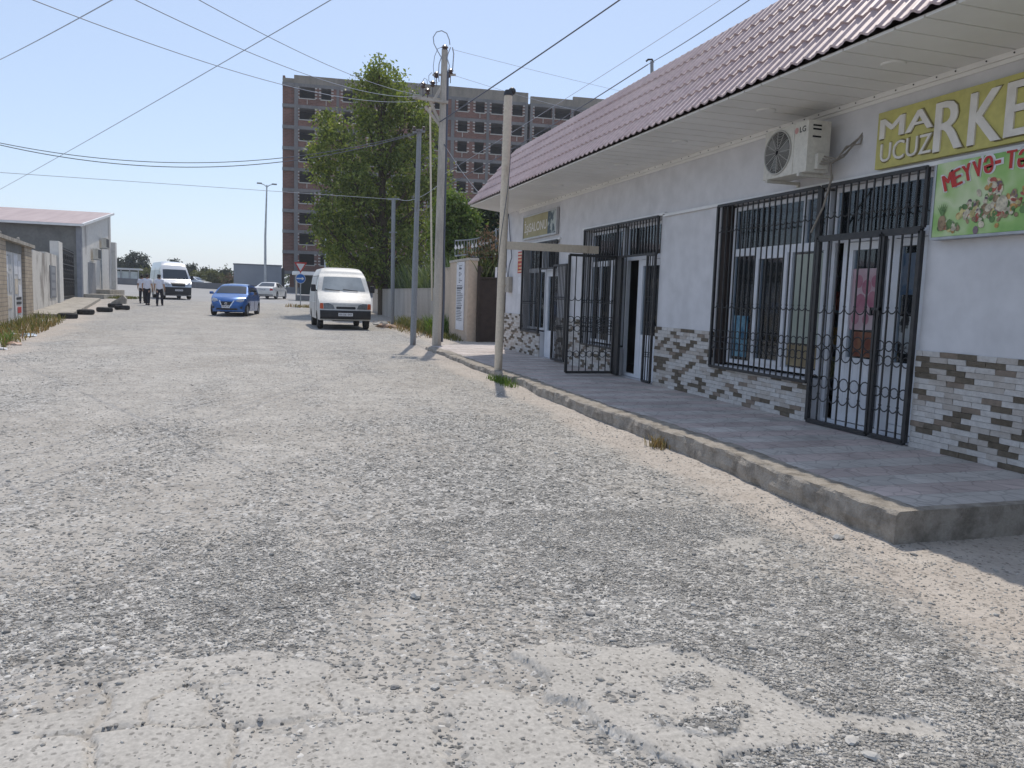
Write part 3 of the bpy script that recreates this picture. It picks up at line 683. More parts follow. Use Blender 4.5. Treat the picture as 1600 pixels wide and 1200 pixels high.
# ================================================================== SIGNS, POSTERS AND FITTINGS ON THE SHOP
K['lime'] = stained('lime_board', (.52, .48, .16), (.45, .42, .17), 1.5, (.45, .7), .5, .05)
K['letter'] = mat('white_letter', (.74, .71, .66), (.64, .61, .56), 8, .5)
def placed(name, label, cat, loc, group=None): return thing(name, label, cat, loc, 0, group)
t = placed('shop_sign', 'yellow-green sign board with raised white MARKET lettering above the shop windows', 'sign', (6.06, 5.2, 3.0))
OS = (6.06, 5.2, 3.0)
b = MB(); b.bbox((6.035, 2.6, 3.0), (6.085, 6.91, 3.57), .006); b.build('board', 'lime', t, org=OS)
b = MB(); e = MB()
for txt, y, z, w_, h_, bd in (('MA', 6.85, 3.295, .69, .195, .03), ('UCUZ', 6.83, 3.06, .675, .185, .0), ('R', 6.14, 3.05, .335, .45, .03), ('K', 5.755, 3.045, .345, .455, .03), ('E', 5.385, 3.05, .29, .455, .03), ('T', 5.04, 3.05, .33, .455, .03)):
    for q in range(3 if bd else 1): letter(b, txt, onX(6.029-.0007*q, y-.011*(q-1)*(1 if bd else 0), z), w_-.02, h_, ext=.01)
    letter(e, txt, onX(6.033, y+.012, z-.012), w_+.024, h_+.024, ext=.002)
b.build('lettering', 'letter', t, org=OS); e.build('letter_outline', mat('letter_edge', (.20, .17, .07), None), t, org=OS)
# green banner
tb = NT('banner_print'); v = tb.coord(); gcol = tb.ramp(tb.noise(v, 1.8, 3), [(.3, (.12, .33, .07)), (.48, (.30, .50, .16)), (.62, (.55, .64, .40)), (.8, (.24, .44, .08))]); tb.bsdf(gcol, .5, 0, .4); K['banner'] = tb.m
t = placed('banner', 'green fruit and vegetable banner with arched red lettering right of the market door', 'banner', (6.0, 5, 2.25)); OS = (6.0, 5, 2.25)
b = MB(); b.box((5.99, 3.0, 2.25), (6.02, 6.04, 2.925)); b.build('sheet', 'banner', t, org=OS)
b = MB(); b.box((5.985, 3.0, 2.225), (6.09, 6.05, 2.248)); b.box((5.985, 6.042, 2.25), (6.09, 6.06, 2.92)); b.build('batten', 'galv', t, org=OS)
b = MB(); e = MB(); word = 'MEYV\u018f-T\u018fR\u018fV\u018fZ'; n = len(word)
for i, ch in enumerate(word):
    u = i/(n-1); y = 5.93-1.24*u; z = 2.66+.115*math.sin(math.pi*min(1, u*1.0))
    hh = .03 if ch == '-' else .15; zz = z+(.06 if ch == '-' else 0); ww = .05 if ch == '-' else (.092 if ch != 'M' else .112)
    rot = Matrix.Rotation(.32*math.cos(math.pi*u), 4, 'Z')
    letter(e, ch, onX(5.986, y+.008, zz-.008) @ rot, ww+.03, hh+.02, ext=.0006)
    letter(e, ch, onX(5.9868, y-.012, zz-.012) @ rot, ww+.02, hh+.026, ext=.0006)
    for q in range(4): letter(b, ch, onX(5.983-.0006*q, y-.006*q, zz) @ rot, ww-.01, hh, ext=.0002)
b.build('lettering', 'red', t, org=OS); e.build('letter_outline', 'paper', t, org=OS)
fruit = {}
def fm(n_, c): fruit[n_] = fruit.get(n_) or mat('printed_'+n_, c, tuple(q*.6 for q in c), 25, .5, lo=.42, hi=.6); return fruit[n_]
nb_ = 0; b = MB(); FR = [('orange', (.58, .34, .12)), ('red', (.45, .12, .09)), ('yellow', (.64, .56, .26)), ('leaf', (.14, .25, .09)), ('cream', (.66, .60, .46)), ('purple', (.22, .16, .19)), ('brown', (.36, .26, .16))]
rb = random.Random(12)
for cx, cz, sx, sz, k in ((5.66, 2.46, .10, .08, 40), (5.5, 2.45, .14, .13, 70), (5.40, 2.63, .07, .08, 40), (5.28, 2.46, .12, .12, 60), (5.85, 2.34, .10, .05, 35), (5.02, 2.5, .16, .13, 60), (4.4, 2.45, .3, .12, 60)):
    for j in range(k):
        b.cur = rb.choice([0, 1, 2, 3, 3, 4, 4, 5, 6, 6]); y, z = rb.gauss(cx, sx*.55), rb.gauss(cz, sz*.5); r1 = rb.uniform(.014, .042)
        z = min(max(z, 2.28), 2.70); a = rb.uniform(0, 3); m_ = rb.uniform(.4, 1)
        nb_ += 1; b.add([(5.9868-nb_*1.1e-5, y+r1*math.cos(q)*math.cos(a)-r1*m_*math.sin(q)*math.sin(a), z+r1*math.cos(q)*math.sin(a)+r1*m_*math.sin(q)*math.cos(a)) for q in np.linspace(0, 5.5, 8)], [tuple(range(8))])
b.cur = 4; b.add([(5.9815, 5.31+.06*math.cos(q), 2.49+.07*math.sin(q)) for q in np.linspace(0, 6, 14)], [tuple(range(14))])
b.cur = 6; b.add([(5.9818, 5.93+.045*math.cos(q), 2.375+.075*math.sin(q)) for q in np.linspace(0, 6, 12)], [tuple(range(12))])
b.cur = 3
for a in (-.7, -.4, -.1, .2, .5, .8): b.add([(5.9817-a*1e-4, 5.93-.012, 2.44), (5.9817-a*1e-4, 5.93+.012, 2.44), (5.9817-a*1e-4, 5.93+.09*math.sin(a), 2.47+.09*math.cos(a))], [(0, 1, 2)])
b.build('printed_fruit', [fm(*q) for q in FR], t, org=OS, recalc=False)
# gym sign at the far end
K['gold'] = mat('dull_gold_print', (.30, .26, .12), (.38, .34, .19), 2, .5); K['silver'] = mat('silver_frame', (.5, .5, .5), (.42, .42, .42), 4, .4, .5)
t = placed('shop_sign', 'small olive-gold sign with pale SALONU lettering over the far window', 'sign', (6.08, 17.6, 3.0)); OS = (6.08, 17.6, 3.0)
b = MB(); b.box((6.04, 17.0, 3.03), (6.07, 18.74, 3.53)); b.build('board', 'gold', t, org=OS)
b = MB(); b.box((6.04, 16.44, 3.03), (6.07, 17.0, 3.53)); b.build('picture_panel', mat('printed_grey_blue', (.40, .44, .42), (.05, .08, .10), 5, .5, lo=.45, hi=.52), t, org=OS)
b = MB(); frame_rect(b, 6.025, 16.40, 18.78, 2.99, 3.57, .04, .06); b.build('frame', 'silver', t, org=OS)
b = MB(); letter(b, '\u0130\u015fiSALONU', onX(6.036, 18.66, 3.10), 1.6, .34, bold=.01, ext=.001); b.build('lettering', 'letter', t, org=OS)
# red poster and notice
t = placed('poster', 'red poster with orange and white lines on the wall beside the far window', 'poster', (6.09, 19.0, 2.2)); OS = (6.09, 19.0, 2.2)
b = MB(); b.box((6.085, 18.82, 2.18), (6.095, 19.30, 2.76)); b.build('sheet', 'paper', t, org=OS)
b = MB(); b.box((6.081, 18.85, 2.2), (6.0845, 19.27, 2.74)); b.build('red_field', 'red', t, org=OS)
b = MB()
for z, k in ((2.66, 9), (2.58, 7), (2.50, 8), (2.40, 6), (2.31, 8), (2.23, 9)):
    y = 19.24
    for j in range(k): wq = rb.uniform(.02, .045); b.box((6.078, y-wq, z), (6.0805, y, z+.045)); y -= wq+.008
b.build('print', mat('poster_print', (.75, .62, .45), (.70, .30, .06), 3, .6, lo=.45, hi=.55), t, org=OS)
b = MB(); b.box((6.09, 18.84, 1.68), (6.097, 19.22, 2.10)); o = b.build('notice', 'paper'); tag(o, 'plain white notice sheet pasted below the red poster', 'notice')
# meter box with loose cables at the far corner
t = placed('meter_box', 'grey-beige electricity box with loose cables at the far corner of the shop wall', 'meter box', (6.05, 19.95, 1.9)); OS = (6.05, 19.95, 1.9)
b = MB(); b.bbox((5.99, 19.72, 1.72), (6.095, 20.02, 2.12), .01); b.build('box', mat('box_paint', (.42, .38, .32), (.34, .31, .27), 5, .6), t, org=OS)
b = MB(); b.tube([(6.02, 19.86, 2.12), (6.03, 19.84, 2.4), (6.05, 19.7, 2.62), (6.06, 19.95, 3.2), (6.05, 20.1, 3.76)], .012, 6); b.tube([(6.02, 19.93, 2.12), (6.0, 20.02, 2.5), (6.03, 20.1, 3.3), (5.7, 20.0, 3.77)], .01, 6); b.build('cable', 'cable', t, org=OS)
# posters and goods behind the glass
b = MB(); b.box((6.214, 9.28, .86), (6.222, 9.60, 1.42))
o = b.build('poster', mat('blue_water_print', (.03, .12, .21), (.20, .38, .48), 9, .5)); tag(o, 'blue water poster stuck low inside the market window', 'poster')
t = placed('poster', 'pink ice-cream poster hanging behind the market door gate', 'poster', (6.23, 7.1, 1.4)); OS = (6.23, 7.1, 1.4)
b = MB(); b.box((6.222, 6.86, 1.33), (6.228, 7.36, 2.0)); b.build('sheet', mat('pale_pink_print', (.40, .27, .30), (.46, .38, .40), 3, .5), t, org=OS)
b = MB()
for y, z, r1 in ((7.22, 1.86, .06), (7.1, 1.80, .07), (6.98, 1.86, .055), (7.18, 1.62, .09), (7.0, 1.66, .08), (7.24, 1.46, .06), (7.08, 1.45, .05)): b.add([(6.2205, y+r1*math.cos(q), z+r1*1.2*math.sin(q)) for q in np.linspace(0, 5.7, 12)], [tuple(range(12))])
b.build('print', mat('magenta_print', (.30, .11, .16), (.40, .20, .24), 6, .5), t, org=OS, recalc=False)
b = MB(); b.box((6.222, 6.9, 1.04), (6.228, 7.24, 1.31)); o = b.build('poster', mat('brown_red_print', (.16, .045, .03), (.25, .12, .06), 6, .5)); tag(o, 'dark red and brown poster below the pink ice-cream poster', 'poster')
b = MB(); b.box((6.232, 6.36, 1.72), (6.238, 6.62, 2.14)); o = b.build('poster', mat('pale_blue_print', (.55, .60, .68), (.30, .42, .58), 5, .5, lo=.5, hi=.58)); tag(o, 'white poster with blue print on the right pane of the market door', 'poster')
b = MB(); b.box((6.232, 6.36, 1.12), (6.238, 6.6, 1.5)); o = b.build('poster', mat('white_black_print', (.62, .62, .62), (.06, .06, .06), 7, .5, lo=.55, hi=.6)); tag(o, 'white and black poster on the lower right pane of the market door', 'poster')
t = placed('window_sheet', 'tall pale greenish sheet covering the right pane of the market window', 'sheet', (6.22, 8.1, .9)); OS = (6.22, 8.1, .9)
b = MB(); b.box((6.213, 7.83, 1.12), (6.222, 8.34, 2.2)); b.build('sheet', mat('pale_green_sheet', (.32, .36, .31), (.40, .43, .37), 3, .4), t, org=OS); b = MB(); b.box((6.212, 7.83, .84), (6.222, 8.40, 1.11)); b.build('lower_strip', mat('tan_strip', (.33, .27, .16), (.26, .20, .12), 4, .5), t, org=OS)
# goods on shelves inside
for n_, (ya, yb) in (('the market window', (8.6, 10.2)), ('the middle shop window', (12.0, 15.0))):
    t = placed('shelf_unit', f'dim stocked shelf standing inside behind {n_}', 'shelf', (8.2, ya, .22)); OS = (8.2, ya, .22); b = MB()
    for z in (.5, 1.0, 1.5, 2.0): b.box((7.9, ya, z), (8.4, yb, z+.03))
    b.box((8.4, ya, .22), (8.43, yb, 2.3)); b.build('rack', 'galv', t, org=OS); b = MB()
    for z in (.53, 1.03, 1.53):
        y = ya+.05
        while y < yb-.15: wq = rb.uniform(.07, .16); b.cur = rb.randrange(5); b.box((7.95, y, z), (8.2, y+wq, z+rb.uniform(.15, .34))); y += wq+.02
    b.build('goods', [fm(*FR[i]) for i in (0, 1, 2, 3, 4)], t, org=OS)
# air conditioner
t = placed('air_conditioner', 'white air conditioner unit with round fan grille mounted high under the shop soffit', 'air conditioner', (5.9, 8.55, 3.1)); OS = (5.9, 8.55, 3.1)
ax0, ax1, ay0, ay1, az0, az1 = 5.66, 5.96, 7.53, 8.32, 3.045, 3.607
K['acw'] = stained('aged_ac_enamel', (.62, .60, .54), (.50, .47, .41), 2.5, (.45, .7), .5, .03)
b = MB(); b.bbox((ax0, ay0, az0), (ax1, ay1, az1), .012); b.box((ax0-.006, ay0+.235, az0+.01), (ax0, ay0+.239, az1-.01)); b.build('casing', 'acw', t, org=OS, smooth=35)
cy, cz, cr = 8.055, 3.33, .235
b = MB(); b.lathe([(0, ax0-.002), (cr, ax0-.002), (cr, ax0-.003)], 32, (0, 0, 0), 'X'); b.v = [(x, cy+y, cz+z) for x, y, z in b.v]; b.build('fan_opening', 'dark', t, org=OS, recalc=False)
b = MB()
for a in range(3):
    A = a*2.094+.6; pts = [(ax0-.005, cy+r*math.cos(A+q), cz+r*math.sin(A+q)) for r, q in ((.05, 0), (.2, -.25), (.215, .2), (.17, .55), (.05, .5))]; b.add(pts, [tuple(range(5))])
b.build('fan_blade', mat('fan_grey', (.16, .17, .17), None), t, org=OS, recalc=False)
b = MB()
for r in np.linspace(.03, cr, 13): b.ring((ax0-.014, cy, cz), r, .0028, 'YZ', 32, 4)
for a in range(12): A = a*math.pi/6; b.bar((ax0-.014, cy+.04*math.cos(A), cz+.04*math.sin(A)), (ax0-.014, cy+cr*math.cos(A), cz+cr*math.sin(A)), .005)
b.ring((ax0-.006, cy, cz), cr+.006, .011, 'YZ', 36, 6); b.build('fan_grille', mat('grille_enamel', (.42, .41, .38), None, rough=.5), t, org=OS, smooth=60)
b = MB(); b.add([(ax0-.002, 7.73+.034*math.cos(q), 3.515+.034*math.sin(q)) for q in np.linspace(0, 6, 18)], [tuple(range(18))]); b.build('red_emblem', mat('faded_red', (.52, .30, .28), None), t, org=OS, recalc=False)
b = MB(); letter(b, 'LG', onX(ax0-.002, 7.675, 3.485), .105, .062, bold=.01, ext=.0008); b.build('lettering', 'ink', t, org=OS)
b = MB()
for z in (3.54, 3.50, 3.42): b.box((ax0+.06, ay0-.004, z), (ax0+.17, ay0-.001, z+.018))
b.build('side_vent', 'dark', t, org=OS); b = MB(); b.bbox((ax0+.1, ay0-.06, az0+.03), (ax0+.24, ay0-.002, az0+.2), .008); b.build('valve_cover', 'acw', t, org=OS)
for y in (7.62, 8.20): b = MB(); b.box((5.64, y, 3.01), (6.1, y+.035, 3.043)); b.box((6.07, y, 2.985), (6.1, y+.035, 3.01)); b.build('bracket', 'acw', t, org=OS)
b = MB()
for q in range(4): b.tube([(5.78+.02*q, 7.49, 3.13+.03*q), (5.86+.01*q, 7.38-.02*q, 3.12+.015*q), (5.96, 7.30-.03*(q % 2), 3.19+.035*q), (6.05+.01*q, 7.26-.02*q, 3.32+.03*(q % 3)), (6.12, 7.20, 3.46)], .009, 6)
b.tube([(5.86, 7.38, 3.13), (5.92, 7.42, 2.98), (6.0, 7.62, 2.7), (6.01, 7.82, 2.42)], .012, 6); b.build('pipe', mat('pipe_lagging', (.32, .29, .25), (.20, .18, .16), 9, .8), t, org=OS, smooth=50)
# short mast on the roof ridge
t = placed('roof_mast', 'short steel mast with a hooked cable clamp on the shop ridge', 'mast', (6.02, 12.1, 5.2)); OS = (6.02, 12.1, 5.2)
b = MB(); b.tube([(6.02, 12.1, 5.15), (6.0, 12.1, 5.47)], .028, 8); b.build('post', 'polegrey', t, org=OS); b = MB(); b.tube([(6.03, 12.1, 5.45), (6.0, 12.1, 5.5), (5.93, 12.1, 5.49), (5.9, 12.1, 5.46)], .016, 6); b.build('clamp', 'black', t, org=OS)

# ================================================================== POLES AND WIRES
def P3(px, py, Y): return tuple(atY(px, py, Y))
# cream steel post in front of the shop
t = thing('steel_post', 'tall cream steel post with a crossbar standing on the kerb before the shop', 'post', (4.13, 14.1, PZ)); OS = (4.13, 14.1, PZ)
b = MB(); b.tube([(4.13, 14.1, .05), (4.17, 14.1, 5.2)], .075, 16); b.tube([(4.148, 14.1, 2.03), (4.1485, 14.1, 2.06)], .082, 16); b.tube([(4.15, 14.1, 1.78), (4.15, 14.1, 1.81)], .082, 16); b.tube([(4.157, 14.1, 3.46), (4.157, 14.1, 3.52)], .081, 16); b.tube([(4.133, 14.1, .62), (4.133, 14.1, .67)], .08, 16); b.build('shaft', 'polecream', t, org=OS, smooth=50)
b = MB(); b.lathe([(.0, 5.30), (.06, 5.29), (.085, 5.24), (.085, 5.19), (.05, 5.19)], 12, (4.17, 14.1, 0)); b.sph((4.24, 14.1, 5.28), .07, 8); b.build('cap', 'black', t, org=OS, smooth=50)
b = MB(); b.box((4.2, 14.06, 2.46), (6.05, 14.14, 2.60)); b.build('crossbar', 'polecream', t, org=OS)
b = MB()
for k in range(26): z = .9+k*.16
_h2 = [(4.13+.04*z/5.2+.079*math.cos(z*1.45), 14.1+.079*math.sin(z*1.45), z) for z in np.linspace(.5, 5.0, 90)]
b.tube(_h2, .006, 4); b.build('wound_wire', 'cable', t, org=OS)
# concrete electric pole
YP = 21.7; p0 = atY(682, 543, YP); p1 = atY(695, 78, YP); ax = lambda k: tuple(p0+(p1-p0)*k)
t = thing('electric_pole', 'concrete electric pole with crossarm bracket, insulators and looped jumper wires', 'electric pole', tuple(p0)); OS = tuple(p0)
b = MB(); b.tube([tuple(p0-Vector((0, 0, .3))), ax(.3), ax(.7), ax(1.)], [.135, .125, .105, .085], 8)
for k in (.12, .2, .28, .36, .44, .52, .6, .68, .76, .84, .92): b.tube([ax(k), ax(k+.004)], .138-.05*k, 8)
b.build('shaft', 'polecon', t, org=OS, smooth=30)
b = MB(); b.tube([tuple(Vector(ax(q))+Vector((.135-.05*q+(.03*math.sin(q*9) if q < .3 else 0), -.05, 0))) for q in np.linspace(.02, .93, 24)], .035, 6); b.build('conduit', 'cable', t, org=OS)
b = MB(); q = Vector(ax(.995)); b.lathe([(.04, 0), (.09, .03), (.06, .07), (.1, .1), (.05, .16), (.0, .18)], 10, q); b.build('insulator', 'insul', t, org=OS, smooth=50)
for px, py in ((704, 112), (682, 117), (700, 117), (676, 131), (661, 133), (668, 143)):
    q = atY(px, py, YP); b = MB(); b.lathe([(.03, -.08), (.08, -.05), (.05, -.01), (.085, .03), (.045, .07), (.0, .09)], 8, q); b.bar(tuple(q-Vector((0, 0, .06))), tuple(q-Vector((-.0, 0, .3))), .02); b.build('insulator', 'insul', t, org=OS, smooth=50)
b = MB(); b.bar(P3(676, 117, YP), P3(712, 117, YP), .05); b.bar(P3(645, 152, YP-.15), P3(700, 160, YP-.15), .07); b.bar(P3(645, 150, YP+.25), P3(700, 158, YP+.25), .07)
b.bar(P3(650, 151, YP-.2), P3(650, 151, YP+.3), .07); b.bar(P3(664, 166, YP), P3(690, 200, YP), .06); b.bar(P3(672, 158, YP), P3(686, 190, YP), .07); b.bar(P3(676, 160, YP), P3(697, 123, YP), .07); b.build('crossarm', 'polecon', t, org=OS)
b = MB()
def loop(pts, r=.012): b.tube([P3(x, y, YP-.12+.02*i) for i, (x, y) in enumerate(pts)], r, 5, False)
loop([(691, 92), (684, 80), (678, 68), (677, 58), (682, 50), (690, 48), (698, 52), (702, 62), (703, 70)], .014); loop([(692, 73), (684, 76), (679, 88), (677, 104), (678, 116)], .009); loop([(690, 88), (686, 100), (685, 116), (686, 128)], .014)
loop([(707, 74), (709, 84), (708, 98), (707, 111)], .016); loop([(699, 92), (702, 102), (701, 112)], .014); loop([(704, 74), (700, 84), (698, 94)], .014); loop([(678, 118), (680, 126), (684, 130)], .009); loop([(675, 113), (670, 118), (670, 126), (674, 132)], .009); loop([(668, 132), (667, 124), (663, 122), (660, 128), (661, 134)], .009); loop([(660, 133), (656, 130), (652, 134)], .009)
b.build('jumper_wire', 'alcable', t, org=OS)
# grey steel pole beside it
p0 = atY(645, 541, 22.1); p1 = atY(655, 206, 22.1); t = thing('steel_pole', 'slim grey-blue steel pole standing left of the concrete electric pole', 'pole', tuple(p0)); OS = tuple(p0)
b = MB(); b.tube([tuple(p0-Vector((0, 0, .2))), tuple(p0+(p1-p0)*.45), tuple(p0+(p1-p0)*.46), tuple(p1)], [.085, .082, .07, .066], 12); b.build('shaft', 'polegrey', t, org=OS, smooth=40)
b = MB(); b.bar(P3(645, 207, 22.1), P3(664, 205, 22.1), .06); b.lathe([(.1, 0), (.1, .06), (.0, .08)], 10, p1); b.build('cap', 'polegrey', t, org=OS)
for px in (647, 662): q = atY(px, 203, 22.1); b = MB(); b.lathe([(.02, -.03), (.06, 0), (.03, .04), (.055, .07), (.0, .1)], 8, q); b.build('insulator', 'insul', t, org=OS)
p0 = atY(613, 511, 34.4); p1 = atY(615, 310, 34.4); t = thing('steel_pole', 'thin rusty-footed steel pole farther off in front of the grey wall', 'pole', tuple(p0)); OS = tuple(p0)
b = MB(); b.tube([tuple(p0-Vector((0, 0, .2))), tuple(p1)], .085, 10); b.build('shaft', 'polegrey', t, org=OS, smooth=40); b = MB(); b.bar(P3(606, 311, 34.4), P3(624, 311, 34.4), .08); b.bar(P3(608, 363, 34.4), P3(620, 363, 34.4), .05); b.build('crossarm', 'polegrey', t, org=OS)
p0 = atY(675, 470, 29.6); p1 = atY(672, 172, 29.6); t = thing('thin_pole', 'very thin pale pole rising behind the grey boundary wall', 'pole', tuple(p0)); OS = tuple(p0)
b = MB(); b.tube([tuple(p0), tuple(p1)], .035, 8); b.build('shaft', 'polecream', t, org=OS)
b = MB(); b.tube([tuple(p1), tuple(p1+Vector((0, 0, .1)))], .05, 8); b.build('cap', 'polecream', t, org=OS)
def wire(label, a, Ya, c, Yc, sag, r=.009, m='alcable', n=28):
    A, B = atY(*a, Ya), atY(*c, Yc); b = MB(); b.tube([tuple(A+(B-A)*q-Vector((0, 0, 4*sag*q*(1-q)))-A) for q in np.linspace(0, 1, n)], r, 5, False)
    o = b.build('overhead_wire', m, smooth=80); o.location = A; tag(o, label, 'wire', 'overhead wires'); return o
wire('thin wire from the electric pole top dipping right behind the tiled roof', (706, 77), 21.7, (1240, 196), 32, .15, .0055)
wire('thin wire from the electric pole lower insulator sinking right behind the roof', (707, 117), 21.7, (1090, 204), 32, .25, .0055)
wire('thick cable climbing right from the electric pole across the cream post to the top edge', (688, 190), 21.6, (1100, -92), 13.5, .03, .016, 'cable')
wire('upper of the two parallel wires rising right over the shop roof, clear of the mast', (694, 272), 21.6, (1230, -68), 13, .04, .0055)
wire('lower of the two parallel wires over the shop roof, touching the roof mast', (697, 291), 21.6, (1012, 101), 12.1, .06, .009, 'cable')
wire('cable running from the roof mast up to the right top edge', (1012, 101), 12.1, (1260, -62), 5.5, .03, .0055, 'cable')
wire('leftmost long wire falling from the top left corner to the crossarm', (-60, -44), 8, (652, 158), 21.7, .35, .0055)
wire('middle long wire falling from the top edge to the crossarm beside the tree', (100, -56), 8, (655, 151), 21.7, .32, .0055)
wire('right long wire falling steeply from the top edge to the crossarm', (250, -34), 9, (660, 149), 21.7, .2, .0055)
wire('straight diagonal wire crossing the whole left sky down to the left edge', (640, -72), 8, (-60, 328), 33, .05, .0055)
wire('faint wire cutting off the top left corner of the sky', (260, -48), 9, (-60, 121), 24, .05, .007)
wire('upper strand of the sagging double cable across the left sky', (-80, 205), 24, (652, 207), 22.1, .80, .010, 'cable', 40)
wire('lower strand of the sagging double cable across the left sky', (-80, 206), 24.1, (654, 208), 22.1, .90, .011, 'cable', 40)
wire('faint low wire almost level across the left sky to the far thin pole', (-80, 264), 30, (607, 311), 34.4, .0, .009)
wire('drop wire sloping from the electric pole to the far corner of the shop roof', (693, 224), 21.65, (754, 308), 19.25, .08, .014, 'cable')
wire('slack wire between the far thin pole and the electric pole', (622, 311), 34.4, (694, 281), 21.7, .25, .009)

# ================================================================== RIGHT-HAND WALLS, GATE, RAILING
t = thing('boundary_wall', 'long low grey rendered wall behind the white van', 'wall', (6.2, 38, .2)); OS = (6.2, 38, .2)
b = MB(); ys = np.linspace(28.8, 49, 14)
for ya, yb in zip(ys[:-1], ys[1:]): b.box((6.2, ya, -.2), (6.42, yb, 1.85))
for y in (31, 34.1, 37.2, 40.3, 43.4, 46.5): b.box((6.193, y, -.2), (6.2, y+.012, 1.84))
b.build('panel', 'greywall', t, org=OS); b = MB(); b.box((6.18, 28.8, 1.85), (6.44, 49, 1.88)); b.build('coping', 'greywall', t, org=OS)
t = thing('yard_wall', 'tall beige rendered wall stepping up towards the brown gate', 'wall', (6.1, 26, .2)); OS = (6.1, 26, .2)
b = MB(); b.box((6.15, 26.7, -.2), (6.4, 28.8, 2.57)); b.box((6.0, 24.1, -.2), (6.3, 26.7, 2.70)); b.build('panel', 'beige', t, org=OS)
b = MB(); b.bbox((5.97, 24.05, 2.70), (6.33, 26.72, 2.78), .01); b.box((6.13, 26.72, 2.57), (6.42, 28.8, 2.6)); b.build('coping', 'greywall', t, org=OS)
b = MB(); b.box((6.3, 24.6, 2.2), (9.5, 24.85, 2.55)); b.build('lintel', 'beige', t, org=OS)
t = thing('wall_sign', 'tall white sign board listing services in small dark lines on the beige wall', 'sign', (5.98, 25.3, .5)); OS = (5.98, 25.3, .5)
b = MB(); b.box((5.965, 24.5, .5), (5.995, 25.55, 2.68)); b.build('board', 'paper', t, org=OS); b = MB(); rb = random.Random(3)
for i in range(34):
    z = 2.55-i*.053; k = .045 if i in (2, 14, 26) else .022
    if i in (3, 7, 11): continue
    y = 25.45-(.25 if i < 12 else 0); e_ = 24.62+rb.uniform(0, .3)+(.15 if i < 12 else 0)
    while y > e_: q = rb.uniform(.05, .16); b.box((5.961, max(y-q, e_), z), (5.9645, y, z+k)); y -= q+.03
b.build('print', mat('sign_ink', (.10, .11, .13), None), t, org=OS)
t = thing('yard_gate', 'dark brown sheet metal gate between the beige wall and the shop corner', 'gate', (6.8, 23.9, .1)); OS = (6.8, 23.9, .1)
b = MB(); b.box((6.34, 23.9, .02), (8.2, 23.95, 2.13))
for z in (.1, 1.05, 2.0): b.box((6.36, 23.88, z), (8.18, 23.9, z+.05))
b.build('panel', 'brown', t, org=OS); b = MB(); b.box((6.26, 23.86, .0), (6.34, 23.98, 2.55)); b.box((6.34, 23.86, 2.14), (8.2, 23.98, 2.2)); b.build('frame', 'brown', t, org=OS)
b = MB(); b.box((6.8, 23.84, 2.2), (8.2, 23.88, 2.52)); b.build('sheet', 'paper', t, org=OS)
t = thing('wall_railing', 'curved iron railing with white leaf tips and dry vines above the gate wall', 'railing', (6.3, 25, 2.7)); OS = (6.3, 25, 2.7)
b = MB(); ym = 24.4
tp = [P3(x, y, ym) for x, y in ((711, 376), (730, 375), (745, 373), (760, 367), (775, 360), (790, 351))]; bt = [P3(x, y, ym) for x, y in ((711, 400), (730, 398), (742, 402), (765, 402), (780, 400), (792, 396))]
b.tube(tp, .02, 6); b.tube(bt, .025, 6)
for i in range(5):
    for q in (0, .25, .5, .75): b.tube([tuple(Vector(tp[i]).lerp(Vector(tp[i+1]), q)), tuple(Vector(bt[i]).lerp(Vector(bt[i+1]), q))], .01, 5)
b.tube([P3(775, 357, ym), P3(776, 400, ym)], .03, 6); b.build('bars', 'galv', t, org=OS)
for x, y in ((712, 387), (717, 387), (722, 386), (738, 385), (744, 384), (750, 382), (755, 381), (761, 379), (767, 376), (774, 373)):
    q = atY(x, y, ym-.03); b = MB(); b.prism([(q.x, q.z-.06), (q.x+.045, q.z-.01), (q.x+.02, q.z+.05), (q.x, q.z+.1), (q.x-.02, q.z+.05), (q.x-.045, q.z-.01)], q.y-.01, q.y+.01); b.build('leaf_tip', 'white', t, org=OS)
K['dryleaf'] = island('dry_vine_leaf', [(.20, .12, .07), (.30, .19, .12), (.12, .12, .05), (.08, .11, .04)], .9)
# ================================================================== LEFT SIDE: YARD GATE, WALL, FAR HOUSE
def fl(y, off=0.): return (FRX(y)+off, y)
ang = math.atan(.125)
def along(b, y0, y1, o0, o1, z0, z1):
    """box that follows the left frontage line"""
    n = Vector((1, .125, 0)).normalized(); A, B = Vector((FRX(y0), y0, 0)), Vector((FRX(y1), y1, 0))
    q = [A+n*o0, B+n*o0, B+n*o1, A+n*o1]
    b.add([(p.x, p.y, z0) for p in q]+[(p.x, p.y, z1) for p in q], [(0, 3, 2, 1), (4, 5, 6, 7), (0, 1, 5, 4), (1, 2, 6, 5), (2, 3, 7, 6), (3, 0, 4, 7)])
K['yellowbrick'] = None
tq = NT('yellow_brick'); v = tq.coord(); sp = tq.n('SeparateXYZ'); tq.l(v, sp.inputs[0]); cb = tq.n('CombineXYZ'); tq.l(sp.outputs[1], cb.inputs[0]); tq.l(sp.outputs[2], cb.inputs[1])
br = tq.n('TexBrick'); br.inputs['Scale'].default_value = 1; br.inputs['Brick Width'].default_value = .38; br.inputs['Row Height'].default_value = .13; br.inputs['Mortar Size'].default_value = .012
br.inputs['Color1'].default_value = (.44, .37, .28, 1); br.inputs['Color2'].default_value = (.36, .30, .23, 1); br.inputs['Mortar'].default_value = (.24, .21, .18, 1); tq.l(cb.outputs[0], br.inputs[0])
tq.bsdf(tq.mix(1., br.outputs[0], tq.ramp(tq.noise(v, 2, 5), [(.3, .8), (.7, 1.1)]), 'MULTIPLY'), .9, 0, .2, br.outputs['Fac'], -.4); K['yellowbrick'] = tq.m
OS = (FRX(30), 30, .2)
t = thing('yard_gate', 'white sheet metal gate covered in torn posters between two brick pillars', 'gate', OS)
